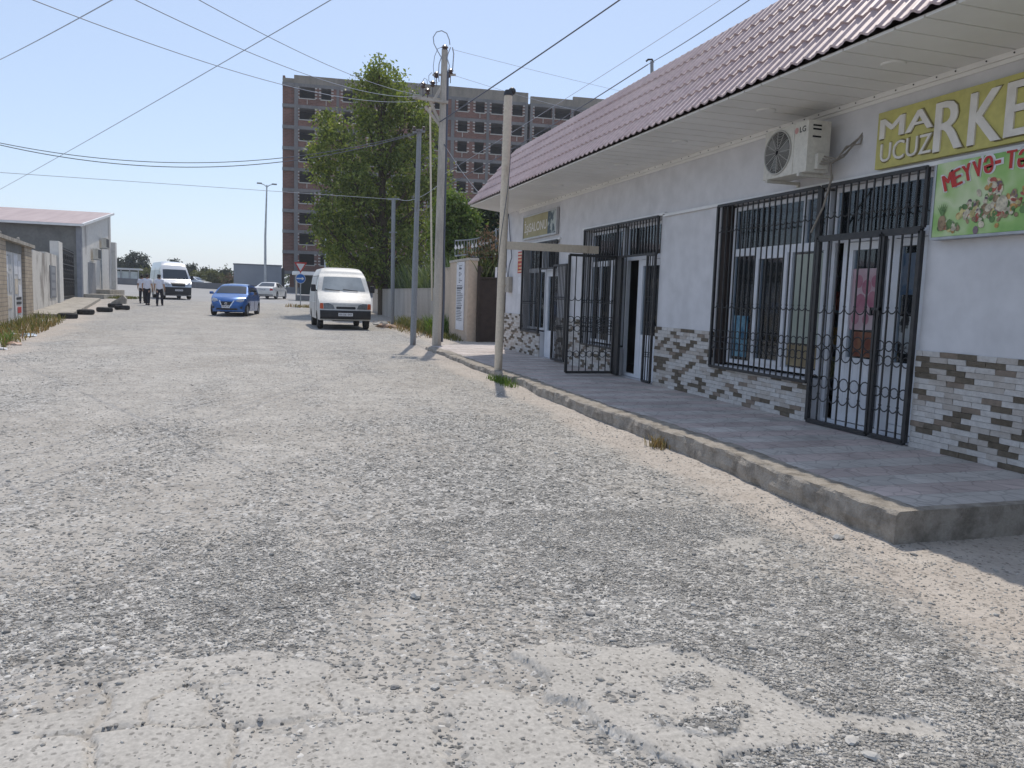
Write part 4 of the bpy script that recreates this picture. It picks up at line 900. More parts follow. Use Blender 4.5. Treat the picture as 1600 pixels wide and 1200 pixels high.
for a, c in ((22.0, 27.8), (31.6, 33.4)): b = MB(); along(b, a, c, -.35, .08, -.1, 2.86); b.build('pillar', 'yellowbrick', t, org=OS)
b = MB(); along(b, 22.0, 33.7, -.45, .16, 2.86, 2.97); b.build('coping', 'concrete', t, org=OS)
for y in (23, 27, 30.5): b = MB(); b.sph((FRX(y)+.05, y, 3.03), .06, 6); b.build('coping_knob', 'concrete', t, org=OS)
b = MB(); along(b, 27.85, 31.55, -.1, -.02, .22, 2.55); along(b, 29.7, 29.74, -.02, .01, .22, 2.55); b.build('gate_panel', mat('weathered_white_paint', (.60, .61, .62), (.46, .45, .43), 1.6, .6, stretch=(1, 1, .3)), t, org=OS)
b = MB(); along(b, 27.85, 31.55, -.12, .0, 2.55, 2.86); b.build('lintel', 'darkrender', t, org=OS)
rb = random.Random(8)
PC = [mat('torn_poster_'+n_, c, d, 9, .8) for n_, c, d in (('white', (.68, .69, .71), (.52, .53, .56)), ('blue', (.16, .24, .40), (.45, .50, .58)), ('grey', (.32, .34, .36), (.5, .5, .5)), ('tan', (.45, .38, .28), (.6, .56, .5)))]
for y0, y1, z0, z1, k in ((28.1, 28.7, 1.9, 2.4, 0), (28.7, 29.3, 2.0, 2.45, 2), (29.9, 30.6, 1.85, 2.5, 0), (28.0, 28.5, 1.3, 1.75, 1), (28.8, 29.4, 1.25, 1.85, 2), (29.9, 30.5, 1.2, 1.7, 3), (30.7, 31.3, 1.7, 2.3, 0), (28.4, 29.2, .75, 1.15, 3), (30.7, 31.3, 1.1, 1.5, 0)):
    b = MB(); along(b, y0, y1, -.018, -.008+.002*k, z0, z1); b.build('poster', PC[k], t, org=OS)
b = MB(); along(b, 30.2, 31.2, -.019, -.006, 1.0, 1.08); along(b, 30.2, 31.2, -.019, -.006, .85, .93); b.build('stencil', 'ink', t, org=OS); b = MB(); along(b, 30.35, 31.1, -.019, -.005, .55, .75); b.build('red_stencil', 'red', t, org=OS)
OS = (FRX(38), 38, .3); t = thing('compound_wall', 'peeling pale plaster wall between the poster gate and the iron gate', 'wall', OS)
b = MB(); along(b, 33.4, 37, -.55, -.3, -.1, 2.86); along(b, 37, 41, -.55, -.3, -.1, 2.93); along(b, 41, 45.6, -.55, -.3, -.1, 3.02); b.build('panel', 'oldwall', t, org=OS)
b = MB(); along(b, 45.6, 47.4, -.6, -.2, -.1, 3.75); b.build('pier', 'whitehouse', t, org=OS)
b = MB(); along(b, 42.3, 44.7, -.31, -.27, .9, 2.45); b.build('side_door', mat('grey_door', (.20, .21, .23), (.15, .155, .17), 3, .5), t, org=OS)
b = MB()
for z in (1.0, 1.38, 1.76, 2.12): along(b, 42.7, 44.3, -.272, -.262, z, z+.26)
b.build('door_panel', mat('grey_door_inset', (.27, .28, .30), None, rough=.5), t, org=OS)
OS = (FRX(51), 51, .5); t = thing('iron_gate', 'tall black wrought-iron gate beside the far house', 'gate', OS)
b = MB(); nrm = Vector((1, .125, 0)).normalized()
def gp(y, z): return Vector((FRX(y), y, z))+nrm*-.35
for y in np.linspace(47.6, 55.4, 15): b.bar(gp(y, .85), gp(y, 3.6), .05 if y in (47.6,) else .035)
for z in (.9, 1.9, 2.7, 3.5): b.bar(gp(47.6, z), gp(55.4, z), .05)
for z, r1 in ((3.1, .2), (2.3, .14), (1.6, .14)):
    for y in np.linspace(48.2, 54.8, 7): b.ring(gp(y, z), r1, .022, 'YZ', 10, 4)
b.build('leaf', 'black', t, org=OS); b = MB(); along(b, 47.5, 55.6, -.45, -.40, .75, 3.3); b.build('backing_sheet', mat('dull_sheet', (.10, .10, .105), (.07, .07, .075), 2, .6), t, org=OS)
# far house: shed roof rising away from us, gable-side wall facing the camera coloured dark for its shadow
OS = (-11.4, 57, .7); t = thing('far_house', 'pale house with pink shed roof and shadow-dark side wall, beyond the left gates', 'building', OS)
hx, hy0, hy1, hz0, hz1 = -11.4, 57.2, 67.6, 5.36, 6.95
b = MB(); b.add([(hx, hy0, .2), (hx, hy1, .2), (hx, hy1, hz1), (hx, hy0, hz0), (-40, hy0, .2), (-40, hy1, .2), (-40, hy1, hz1), (-40, hy0, hz0)], [(0, 1, 2, 3), (1, 5, 6, 2), (5, 4, 7, 6)]); b.build('street_wall', 'whitehouse', t, org=OS)
b = MB(); b.box((-40, hy0-.02, .2), (hx-.01, hy0+.1, hz0-.02)); b.build('shadow_dark_side_wall', 'darkrender', t, org=OS)
b = MB(); b.box((hx-.25, hy0-.12, .5), (hx+.02, hy0+.3, hz0-.1)); b.build('corner_pier', mat('blue_grey_metal', (.20, .21, .24), (.26, .27, .29), 2, .6), t, org=OS)
b = MB(); b.add([(hx+.18, hy0-.35, hz0), (hx+.18, hy1+.1, hz1+.08), (-40.2, hy1+.1, hz1+.08), (-40.2, hy0-.35, hz0)]+[(hx+.18, hy0-.35, hz0+.09), (hx+.18, hy1+.1, hz1+.17), (-40.2, hy1+.1, hz1+.17), (-40.2, hy0-.35, hz0+.09)], [(0, 1, 2, 3), (7, 6, 5, 4), (0, 4, 5, 1), (1, 5, 6, 2), (2, 6, 7, 3), (3, 7, 4, 0)])
rf = b.build('roof', mat('faded_pink_roof', (.36, .28, .275), (.43, .345, .335), .7, .6, stretch=(4, .3, .3)), t, org=OS)
b = MB(); b.bar((hx+.2, hy0-.37, hz0+.03), (hx+.2, hy1+.1, hz1+.11), .12, .16); b.bar((hx+.2, hy0-.38, hz0+.0), (-40, hy0-.38, hz0), .1, .14); b.build('fascia', 'white', rf, org=Vector(OS)-Vector(OS)+Vector(OS))
b = MB(); b.box((hx, 59.1, .9), (hx+.03, 61.4, 3.1)); b.build('door', mat('grey_steel_door', (.30, .30, .31), (.24, .24, .25), 3, .5), t, org=OS)
b = MB(); b.tube([(hx+.08, 63.2, .8), (hx+.08, 63.2, 4.2)], .05, 6); b.build('downpipe', 'galv', t, org=OS); b = MB(); b.box((hx-.1, hy1-.1, .2), (hx+.3, hy1+.5, 4.9)); b.build('end_pier', 'whitehouse', t, org=OS)
def lac(y, z, lab):
    t = thing('air_conditioner', lab, 'air conditioner', (hx+.25, y, z), 0, 'air conditioners on the far house'); b = MB(); b.bbox((-.12, -.55, 0), (.2, .55, .72), .02); b.build('casing', 'acw', t)
    b = MB(); 
    for i in range(9): b.box((.2, -.48+i*.11, .06), (.215, -.42+i*.11, .66))
    b.build('louvre', mat('ac_slat', (.12, .12, .12), None), t); b = MB(); b.box((-.25, -.4, -.04), (.2, -.36, 0)); b.box((-.25, .36, -.04), (.2, .4, 0)); b.build('bracket', 'galv', t)
lac(60.6, 3.35, 'lower window-type air conditioner above the door of the far house'); lac(63.6, 4.25, 'upper air conditioner on the far house wall, nearer its far corner')
t = thing('entrance_steps', 'two-tier concrete entrance steps at the foot of the far house', 'steps', (-10.9, 60, .6)); OS = (-10.9, 60, .6)
b = MB(); b.bbox((-11.4, 57.6, .4), (-10.2, 65.5, 1.0), .03); b.build('lower_step', 'concrete', t, org=OS); b = MB(); b.bbox((-11.4, 61.5, 1.0), (-10.5, 67.4, 1.3), .03); b.build('upper_step', 'concrete', t, org=OS)
# ================================================================== VEHICLES
def paint(name, c, metal=.0, rough=.3):
    t = NT(name); v = t.coord(); col = t.mix(1., c, t.ramp(t.noise(v, 3, 5), [(.3, .9), (.7, 1.05)]), 'MULTIPLY')
    b = t.bsdf(col, rough, metal, .5); b.inputs['Coat Weight'].default_value = .6; b.inputs['Coat Roughness'].default_value = .08; return t.m
K['lampglass'] = mat('lamp_glass', (.45, .47, .50), (.20, .21, .23), 18, .1, spec=.8)
K['amber'] = mat('amber_lens', (.50, .09, .03), None, rough=.2); K['redlens'] = mat('red_lens', (.40, .02, .02), None, rough=.15, spec=.6)
K['trim'] = mat('black_plastic', (.022, .023, .026), (.035, .035, .038), 8, .55); K['rimm'] = mat('wheel_alloy', (.45, .46, .48), (.35, .36, .38), 6, .35, .7); K['hub'] = mat('dusty_steel_wheel', (.22, .22, .22), (.16, .155, .15), 6, .6)
K['chrome'] = mat('chrome_trim', (.7, .7, .72), None, rough=.15, metal=.9)
class Veh:
    def __init__(s, name, label, loc, rz, top, bottom, W, wheels, wr, bulge=.12, rbulge=.06, crown=.05, taper=(.5, .12), rtaper=(.5, .08), cat='car'):
        s.top = top; s.bot = bottom; s.W = W; s.b, s.rb, s.cr = bulge, rbulge, crown; s.tp, s.rt = taper, rtaper
        s.L = max(p[0] for p in top); s.zt = max(p[1] for p in top); s.root = thing(name, label, cat, loc, rz); s.wh, s.wr = wheels, wr
    def hw(s, x, z):
        w_ = float(np.interp(z, *zip(*s.W)))
        l, a = s.tp; w_ -= a*max(0, 1-x/l)**2
        l, a = s.rt; w_ -= a*max(0, 1-(s.L-x)/l)**2
        return w_
    def map(s, x, z, t, off=0.):
        w_ = s.hw(x, z); wf = max(0, 1-x/1.3); wr_ = max(0, 1-(s.L-x)/1.0)
        xx = x+s.b*t*t*wf-s.rb*t*t*wr_; zz = z-s.cr*t**4*min(1, max(0, (z-.5*s.zt)/(.5*s.zt)))
        return Vector((t*(w_)+math.copysign(off, t) if off else t*w_, xx-s.L/2, zz))
    def dens(s, pts, st=.12):
        o = []
        for p, q in zip(pts[:-1], pts[1:]):
            n = max(1, int(math.hypot(q[0]-p[0], q[1]-p[1])/st)); o += [(p[0]+(q[0]-p[0])*i/n, p[1]+(q[1]-p[1])*i/n) for i in range(n)]
        return o+[pts[-1]]
    def body(s, m):
        top = s.dens(s.top); ts = np.linspace(-1, 1, 15); b = MB(); n = len(ts)
        b.add([s.map(x, z, t) for x, z in top for t in ts], [(i*n+k, i*n+k+1, (i+1)*n+k+1, (i+1)*n+k) for i in range(len(top)-1) for k in range(n-1)])
        bot = [s.top[-1]]
        for wx in sorted(s.wh, reverse=True):
            R = s.wr*1.16; bz = s.bot; a0 = math.asin(max(-1, min(1, (bz-s.wr)/R)))
            bot.append((wx+R*math.cos(a0), bz)); bot += [(wx+R*math.cos(a), s.wr+R*math.sin(a)) for a in np.linspace(a0+.01, math.pi-a0-.01, 12)]; bot.append((wx-R*math.cos(a0), bz))
        poly = s.top + bot[1:]
        for sd in (-1, 1): s._patch(b, poly, lambda u, v: s.map(u, v, sd), .2, .12)
        o = b.build('body', m, s.root, smooth=38)
        b = MB(); h = min(w_[1] for w_ in s.W)-.25; b.box((-h, -s.L/2+.25, s.bot-.05), (h, s.L/2-.2, s.zt*.38)); b.build('underbody', 'trim', s.root); return o
    def _patch(s, b, poly, f, su, sv, thick=None):
        bm_ = bmesh.new(); vs = [bm_.verts.new((u, v, 0)) for u, v in poly]; bm_.faces.new(vs)
        us = [p[0] for p in poly]; ws = [p[1] for p in poly]
        for ax_, lo, hi, st in ((0, min(us), max(us), su), (1, min(ws), max(ws), sv)):
            k = lo+st
            while k < hi-.001:
                no = (1, 0, 0) if ax_ == 0 else (0, 1, 0); bmesh.ops.bisect_plane(bm_, geom=bm_.verts[:]+bm_.edges[:]+bm_.faces[:], plane_co=(k, k, 0), plane_no=no); k += st
        if thick:
            r = bmesh.ops.extrude_face_region(bm_, geom=bm_.faces[:])
            for g_ in r['geom']:
                if isinstance(g_, bmesh.types.BMVert): g_.co.z = -1
        for v in bm_.verts: v.co = f(v.co.x, v.co.y) - (thick if (thick and v.co.z < -.5) else Vector((0, 0, 0)))
        b.bm(bm_)
    def side(s, name, poly, m, off=.006, both=True, sides=(-1, 1), parent=None):
        r = []
        for sd in sides:
            b = MB(); s._patch(b, poly, lambda u, v: s.map(u, v, sd, off), .25, .15, Vector((sd*.02, 0, 0))); r.append(b.build(name, m, parent or s.root, smooth=40))
        return r
    def fx(s, z, rear=False):
        """profile station for a height on the nose (or tail)"""
        k = max(range(len(s.top)), key=lambda i: s.top[i][1]); pts = s.top[k:][::-1] if rear else s.top[:k+1]
        return float(np.interp(z, [p[1] for p in pts], [p[0] for p in pts]))
    def front(s, name, poly, m, rear=False, off=.008, parent=None, mirror=False):
        r = []
        for sg in ((1, -1) if mirror else (1,)):
            def f(y, z):
                x = s.fx(z, rear); t = max(-1, min(1, y/s.hw(x, z))); p = s.map(x, z, t); p.y += off if rear else -off; p.z += off*.4; return p
            b = MB(); s._patch(b, [(sg*y, z) for y, z in poly], f, .14, .06, Vector((0, .02 if rear else -.02, 0))); r.append(b.build(name, m, parent or s.root, smooth=40))
        return r
    def wheels_(s, rim='rimm', wid=.2, spokes=5):
        r = s.wr
        for wx in s.wh:
            for sd in (-1, 1):
                y = wx-s.L/2; hw = s.hw(wx, r)-.01; b = MB(); pr = [(r*.62, -wid/2), (r*.93, -wid/2), (r, -wid*.36), (r, wid*.36), (r*.93, wid/2), (r*.62, wid/2)]
                b.lathe(pr, 22, (0, 0, 0), 'X'); wo = b.build('wheel', 'rubber', s.root, smooth=40); wo.location = (sd*(hw-wid/2), y, r); 
                b = MB(); b.lathe([(0, .02), (r*.15, .03), (r*.2, -.0), (r*.56, -.01), (r*.63, .035), (r*.63, -.06), (0, -.06)], 22, (0, 0, 0), 'X'); b.v = [(sd*(x+wid/2-.04), yy, z) for x, yy, z in b.v]
                for k in range(spokes): a = 6.283*k/spokes; b.bar((sd*(wid/2-.03), r*.12*math.cos(a), r*.12*math.sin(a)), (sd*(wid/2-.03), r*.6*math.cos(a), r*.6*math.sin(a)), .05, .03)
                b.build('rim', rim, wo, smooth=40)
    def mirror(s, x, z, m, w_=.16, h=.2):
        for sd in (-1, 1):
            p = s.map(x, z, sd); b = MB(); b.bbox((p.x+sd*.05, p.y-.06, z+.02), (p.x+sd*(.05+w_), p.y+.07, z+.02+h), .03); b.bar((p.x-sd*.03, p.y, z+.04), (p.x+sd*.08, p.y, z+.08), .05); b.build('mirror', m, s.root, smooth=40)
    def plate(s, y0, z0, txt, rear=False, w_=.5, h=.115, x=None, ang_=0.):
        xx = (x if x is not None else s.fx(z0, rear))-s.L/2+(.03 if rear else -.035)+(0 if rear else 0); b = MB(); b.box((y0-w_/2, xx, z0), (y0+w_/2, xx+.015, z0+h)); po = b.build('number_plate', 'paper', s.root)
        b = MB(); M_ = onY(y0-w_/2+.03, xx-.002, z0+.025) if not rear else Matrix(((-1, 0, 0, y0+w_/2-.03), (0, 0, 1, xx+.017), (0, 1, 0, z0+.025), (0, 0, 0, 1)))
        letter(b, txt, M_, w_-.06, h-.05, ext=.001, bold=.01); b.build('lettering', 'ink', po)
    def line(s, pts, m='trim', r=.006, name='door_seam', sides=(-1, 1)):
        for sd in sides: b = MB(); b.tube([s.map(x, z, sd, .002) for x, z in s.dens(pts, .15)], r, 4, False); b.build(name, m, s.root)

# white panel van, front towards the camera
p = (2.72, 31.9, gz(2.72, 31.9)-.0)
vn_ = Veh('panel_van', 'dusty white high-roof van with black bumper parked by the grey wall', p, R_(1.2), [(.12, .34), (.02, .40), (0, .5), (0, .68), (.03, .72), (.05, .95), (.16, 1.04), (.75, 1.40), (1.32, 1.98), (1.42, 2.03), (1.62, 2.22), (1.95, 2.31), (4.5, 2.32), (4.72, 2.25), (4.8, 1.9), (4.83, .9), (4.83, .4)], .36,
        [(0, .93), (.5, .97), (1.0, .985), (1.4, .96), (2.0, .86), (2.15, .80), (2.32, .70)], (.93, 3.75), .325, .16, .03, .04, (.7, .05), (.3, .03), 'van')
K['vanwhite'] = stained('dusty_van_paint', (.63, .62, .585), (.50, .475, .43), 1.1, (.48, .75), .45, .02, (1, 1, .6)); K['dustglass'] = mat('dusty_windscreen', (.30, .33, .34), (.20, .225, .235), 1.4, .25, spec=.6)
K['vanlamp'] = mat('dull_lamp_glass', (.16, .17, .18), (.10, .105, .11), 14, .15, spec=.7); vn_.body('vanwhite'); vn_.wheels_('hub', .19, 8)
vn_.front('windscreen', [(-.80, 1.44), (.80, 1.44), (.69, 1.95), (-.69, 1.95)], 'dustglass'); vn_.front('bumper', [(-.97, .37), (.97, .37), (.96, .69), (-.96, .69)], 'trim', off=.05)
vn_.front('headlight', [(.40, .76), (.78, .75), (.80, .96), (.62, .97), (.46, .90)], 'vanlamp', mirror=True); vn_.front('indicator', [(.79, .75), (.925, .76), (.915, .96), (.81, .96)], 'amber', mirror=True)
vn_.front('grille', [(-.36, .80), (-.33, .755), (.33, .755), (.36, .80), (.33, .845), (-.33, .845)], 'trim'); vn_.front('bonnet_seam', [(-.45, .90), (.45, .90), (.60, .985), (-.60, .985), (-.64, 1.0), (.64, 1.0), (.48, .885), (-.48, .885)][:4], mat('grey_trim', (.38, .38, .38), None), off=.004)  # the last patch is a flat grey band across the bonnet front
vn_.side('side_window', [(.98, 1.42), (1.62, 1.42), (1.62, 1.90), (1.36, 1.90)], 'carglass', .004); vn_.mirror(.98, 1.36, 'trim', .17, .26); vn_.plate(-.02, .505, '10-OE-547', w_=.52, x=-.02)
for sd in (-.45, .22):
    f = lambda y, z: (lambda x: vn_.map(x, z, y/vn_.hw(x, z)) + Vector((0, -.02, .02)))(vn_.fx(z)); b = MB(); b.tube([f(sd-.25, 1.47), f(sd, 1.435), f(sd+.3, 1.415)], .012, 5); b.build('wiper', 'trim', vn_.root)
vn_.line([(.9, .7), (.98, 1.36)]); vn_.line([(1.78, .45), (1.78, 2.0)]); vn_.line([(1.0, .98), (4.6, .98)], 'vanwhite', .012, 'side_rib'); vn_.line([(1.35, 2.0), (4.6, 2.02)], mat('gutter_grey', (.3, .3, .3), None), .014, 'gutter')
# blue hatchback
p = (-1.45, 41.2, gz(-1.6, 40.6))
car = Veh('parked_car', 'bright blue hatchback facing the camera in the middle of the unpaved road', p, R_(-10.5), [(.16, .18), (.05, .22), (0, .34), (.02, .56), (.10, .70), (.32, .86), (.95, 1.03), (1.72, 1.45), (1.98, 1.51), (2.5, 1.53), (3.2, 1.49), (3.7, 1.36), (3.92, 1.02), (4.08, .8), (4.1, .45), (4.0, .22)], .22,
        [(0, .80), (.4, .84), (.75, .85), (.98, .81), (1.3, .70), (1.53, .58)], (.78, 3.36), .30, .30, .12, .045, (.8, .16), (.6, .12))
K['blue'] = paint('blue_metallic', (.022, .12, .38), .35, .25); car.body('blue'); car.wheels_('rimm', .18, 7)
car.front('windscreen', [(-.70, 1.06), (.70, 1.06), (.60, 1.42), (-.60, 1.42)], 'carglass'); car.front('headlight', [(.38, .70), (.62, .64), (.76, .70), (.70, .84), (.50, .80)], 'lampglass', mirror=True)
car.front('grille', [(-.30, .67), (-.16, .47), (.16, .47), (.30, .67)], 'trim', off=.012); car.front('chrome_strip', [(.30, .72), (.36, .72), (.20, .44), (.0, .44), (.0, .465), (.17, .465)], 'chrome', mirror=True, off=.02)
car.front('lower_intake', [(-.50, .28), (.50, .28), (.46, .36), (-.46, .36)], 'trim'); car.front('fog_lamp', [(.58, .34), (.72, .34), (.72, .46), (.6, .44)], 'trim', mirror=True); car.plate(0, .375, '90-JR-118', w_=.36, h=.12, x=-.015)
b = MB(); b.ring((0, -car.L/2-.02, .575), .05, .012, 'XZ', 14, 5); b.box((-.07, -car.L/2-.03, .565), (.07, -car.L/2-.015, .585)); b.build('emblem', 'chrome', car.root)
car.side('side_window', [(1.32, 1.02), (2.2, 1.0), (2.2, 1.40), (1.86, 1.40)], 'carglass', .004); car.side('side_window', [(2.27, 1.0), (3.2, 1.02), (3.35, 1.28), (3.1, 1.38), (2.27, 1.40)], 'carglass', .004)
car.mirror(1.18, .98, 'blue', .17, .13); car.line([(1.15, .35), (1.2, .95)]); car.line([(2.24, .3), (2.24, 1.0)]); car.line([(3.1, .6), (3.2, 1.0)])
for z in (.86,): car.side('door_handle', [(2.0, z), (2.16, z), (2.16, z+.03), (2.0, z+.03)], 'blue', .03)
b = MB(); b.box((-.62, -car.L/2+1.9, .7), (.62, -car.L/2+1.98, 1.12)); b.bbox((-.55, -car.L/2+2.05, .6), (-.12, -car.L/2+2.2, 1.22), .04); b.bbox((.12, -car.L/2+2.05, .6), (.55, -car.L/2+2.2, 1.22), .04); b.build('seats', 'trim', car.root)
# white saloon seen from behind at the junction
def saloon(name, label, loc, rz, pm, txt):
    c = Veh(name, label, loc, rz, [(.14, .2), (.03, .28), (0, .5), (.06, .66), (.3, .78), (1.35, .96), (2.08, 1.37), (2.45, 1.43), (3.1, 1.41), (3.9, 1.03), (4.68, .98), (4.78, .9), (4.8, .5), (4.7, .26)], .24, [(0, .84), (.4, .88), (.75, .9), (1.0, .86), (1.43, .60)], (.9, 3.65), .32, .22, .1, .04, (.7, .12), (.6, .1))
    c.body(pm); c.wheels_('rimm', .2, 5); c.front('rear_window', [(-.66, 1.06), (.66, 1.06), (.55, 1.36), (-.55, 1.36)], 'carglass', rear=True); c.front('windscreen', [(-.70, 1.0), (.70, 1.0), (.58, 1.34), (-.58, 1.34)], 'carglass')
    c.front('tail_light', [(.54, .68), (.80, .70), (.80, .88), (.56, .88)], 'redlens', rear=True, mirror=True); c.front('headlight', [(.45, .6), (.75, .6), (.74, .74), (.5, .72)], 'lampglass', mirror=True); c.front('rear_bumper', [(-.8, .3), (.8, .3), (.8, .36), (-.8, .36)], 'trim', rear=True)
    c.side('side_window', [(1.62, .98), (2.5, .97), (2.5, 1.35), (2.14, 1.34)], 'carglass', .004); c.side('side_window', [(2.56, .97), (3.45, 1.0), (3.2, 1.32), (2.56, 1.35)], 'carglass', .004); c.mirror(1.65, .95, pm, .16, .12)
    c.line([(2.53, .3), (2.53, .97)]); c.plate(0, .70, txt, rear=True, x=4.78); return c
K['carwhite'] = paint('white_car_paint', (.66, .66, .64)); K['carsilver'] = paint('silver_car_paint', (.50, .52, .55), .5)
p = atY(423.5, 468, 72); saloon('parked_car', 'white saloon car seen from behind turning onto the highway', (p.x, 72, gz(p.x, 72)), R_(164), 'carwhite', '77-AB-302')
p = atY(304, 445, 112); saloon('parked_car', 'silver car half hidden behind the silver minibus and the roadside barrier', (p.x, 112, 1.62+.1), R_(60), 'carsilver', '99-CD-415')
# silver minibus
p = atY(268, 467, 62); mb_ = Veh('minibus', 'tall silver minibus with black bumper at the junction behind the three people', (p.x-.2, 63.5, gz(p.x, 63)), R_(16.5), [(.14, .24), (.02, .30), (0, .6), (.02, .85), (.10, 1.08), (.40, 1.22), (.95, 1.42), (1.62, 2.18), (1.9, 2.48), (2.3, 2.66), (2.9, 2.71), (5.7, 2.70), (5.88, 2.6), (5.92, 1.8), (5.92, .4)], .30,
        [(0, .95), (.5, .99), (1.1, 1.0), (1.5, .97), (2.2, .88), (2.71, .74)], (1.0, 4.55), .36, .26, .03, .05, (.8, .12), (.3, .03), 'minibus')
mb_.body('carsilver'); mb_.wheels_('rimm', .22, 6); mb_.front('windscreen', [(-.86, 1.42), (.86, 1.42), (.78, 2.12), (-.78, 2.12)], 'carglass'); mb_.front('bumper', [(-.97, .28), (.97, .28), (.95, .84), (-.95, .84)], 'trim', off=.03); mb_.front('grille', [(-.42, .90), (.42, .90), (.50, 1.16), (-.50, 1.16)], 'trim'); mb_.front('headlight', [(.58, .95), (.84, 1.0), (.86, 1.22), (.62, 1.15)], 'lampglass', mirror=True)
mb_.plate(0, .58, '10-NB-264', w_=.52, x=-.01); mb_.side('side_window', [(1.25, 1.45), (2.0, 1.45), (2.0, 2.0), (1.7, 2.0)], 'carglass', .004); mb_.side('side_window', [(2.15, 1.4), (3.9, 1.4), (3.9, 2.1), (2.15, 2.1)], 'carglass', .004); mb_.side('side_window', [(4.0, 1.4), (5.7, 1.4), (5.7, 2.1), (4.0, 2.1)], 'carglass', .004); mb_.mirror(1.2, 1.4, 'trim', .18, .3)
mb_.line([(2.08, .5), (2.08, 2.3)]); mb_.line([(3.95, .5), (3.95, 2.3)])

# ================================================================== PEOPLE
def skin_mesh(verts, edges, radii, sub=2):
    me = bpy.data.meshes.new('tmp'); me.from_pydata(verts, edges, []); ob = bpy.data.objects.new('tmp', me); COL.objects.link(ob)
    md = ob.modifiers.new('s', 'SKIN'); md.use_smooth_shade = True
    for i, r in enumerate(radii):
        sv = me.skin_vertices[0].data[i]; sv.radius = r if hasattr(r, '__len__') else (r, r); sv.use_root = (i == 0)
    sd = ob.modifiers.new('d', 'SUBSURF'); sd.levels = sub; sd.render_levels = sub
    m2 = bpy.data.meshes.new_from_object(ob.evaluated_get(bpy.context.evaluated_depsgraph_get())); vs = [v.co.copy() for v in m2.vertices]; fs = [tuple(q.vertices) for q in m2.polygons]
    bpy.data.objects.remove(ob); bpy.data.meshes.remove(me); bpy.data.meshes.remove(m2); return vs, fs
def person(label, px, Y, H, stride, arms, rz=0., bag=False):
    x = atY(px, 470, Y).x; k = H/1.74; root = thing('person', label, 'person', (x, Y, gz(x, Y)), rz, 'people walking away'); s = stride
    hipL, hipR = (-.09, 0, .90), (.09, 0, .90)
    J = [(0, 0, .95), (0, -.01, 1.12), (0, -.02, 1.30), (0, -.015, 1.43), (0, 0, 1.50), (0, .015, 1.56), (0, .02, 1.64), (0, .01, 1.71)]
    R = [(.15, .11), (.13, .095), (.16, .11), (.10, .08), (.052, .055), (.062, .075), (.075, .095), (.055, .07)]; E_ = [(i, i+1) for i in range(7)]
    def add(p, r, par): J.append(p); R.append(r); E_.append((par, len(J)-1)); return len(J)-1
    hands = []
    for sd in (-1, 1):
        sw = arms*sd; a = add((sd*.17, -.015, 1.42), .062, 3); a = add((sd*.235, -.02-.12*sw, 1.15), .045, a); a = add((sd*.25, .06-.28*sw, .92), .032, a); a = add((sd*.25, .075-.30*sw, .86), (.022, .042), a); hands.append((sd, J[a]))
        st = s*sd; h = add((sd*.095, 0, .88), .095, 0); kn = add((sd*.10, .16*st+.03, .49), .062, h); an = add((sd*.10, .26*st-.04, .10), .042, kn); add((sd*.11, .26*st+.13, .045), (.042, .03), an)
    vs, fs = skin_mesh(J, E_, R); b = MB(); b.add(vs, fs)
    for sd, h in hands:
        for i, (dy, ln) in enumerate(((.033, .075), (.011, .085), (-.011, .08), (-.033, .062))): b.tube([(h[0], h[1]+dy, h[2]-.02), (h[0]-sd*.004, h[1]+dy*1.05, h[2]-.02-ln*.55), (h[0]-sd*.02, h[1]+dy, h[2]-.02-ln)], [.010, .009, .006], 6)
        b.tube([(h[0]-sd*.01, h[1]+.03, h[2]+.005), (h[0]-sd*.03, h[1]+.055, h[2]-.03), (h[0]-sd*.035, h[1]+.05, h[2]-.06)], [.011, .010, .007], 6)
    for sd in (-1, 1): b.sph((sd*.078, .0, 1.635), (.012, .022, .032), 6); b.sph((sd*.03, .105, 1.655), (.013, .008, .008), 6)
    b.sph((0, .115, 1.62), (.014, .022, .025), 6); b.sph((0, .10, 1.58), (.025, .01, .007), 6)
    b.v = [tuple(Vector(q)*k) for q in b.v]; b.build('body', 'skin', root, smooth=80)
    # shirt with short sleeves
    V2 = [(0, 0, .83), (0, -.01, 1.10), (0, -.02, 1.30), (0, -.015, 1.43), (0, 0, 1.475)]; R2 = [(.20, .155), (.175, .13), (.185, .13), (.115, .095), (.065, .065)]; E2 = [(0, 1), (1, 2), (2, 3), (3, 4)]
    for sd in (-1, 1): sw = arms*sd; V2.append((sd*.175, -.015, 1.415)); R2.append(.078); E2.append((3, len(V2)-1)); V2.append((sd*.225, -.02-.10*sw, 1.19)); R2.append(.066); E2.append((len(V2)-2, len(V2)-1))
    vs, fs = skin_mesh(V2, E2, R2); b = MB(); b.add(vs, fs); b.v = [tuple(Vector(q)*k) for q in b.v]; b.build('shirt', 'shirt', root, smooth=80)
    V3 = [(0, 0, 1.02), (0, 0, .90)]; R3 = [(.165, .125), (.185, .14)]; E3 = [(0, 1)]
    for sd in (-1, 1):
        st = s*sd; pr = 1
        for q, r in (((sd*.095, .01, .82), .108), ((sd*.10, .16*st+.03, .49), .082), ((sd*.10, .25*st-.03, .13), .072), ((sd*.10, .255*st-.03, .085), .07)): V3.append(q); R3.append(r); E3.append((pr, len(V3)-1)); pr = len(V3)-1
    vs, fs = skin_mesh(V3, E3, R3); b = MB(); b.add(vs, fs); b.v = [tuple(Vector(q)*k) for q in b.v]; b.build('trousers', 'trouser', root, smooth=80)
    b = MB(); b.sph((0, -.012, 1.668), (.088, .105, .085), 10); b.sph((0, -.04, 1.62), (.075, .07, .085), 10); b.v = [tuple(Vector(q)*k) for q in b.v]; b.build('hair', 'hair', root, smooth=80)
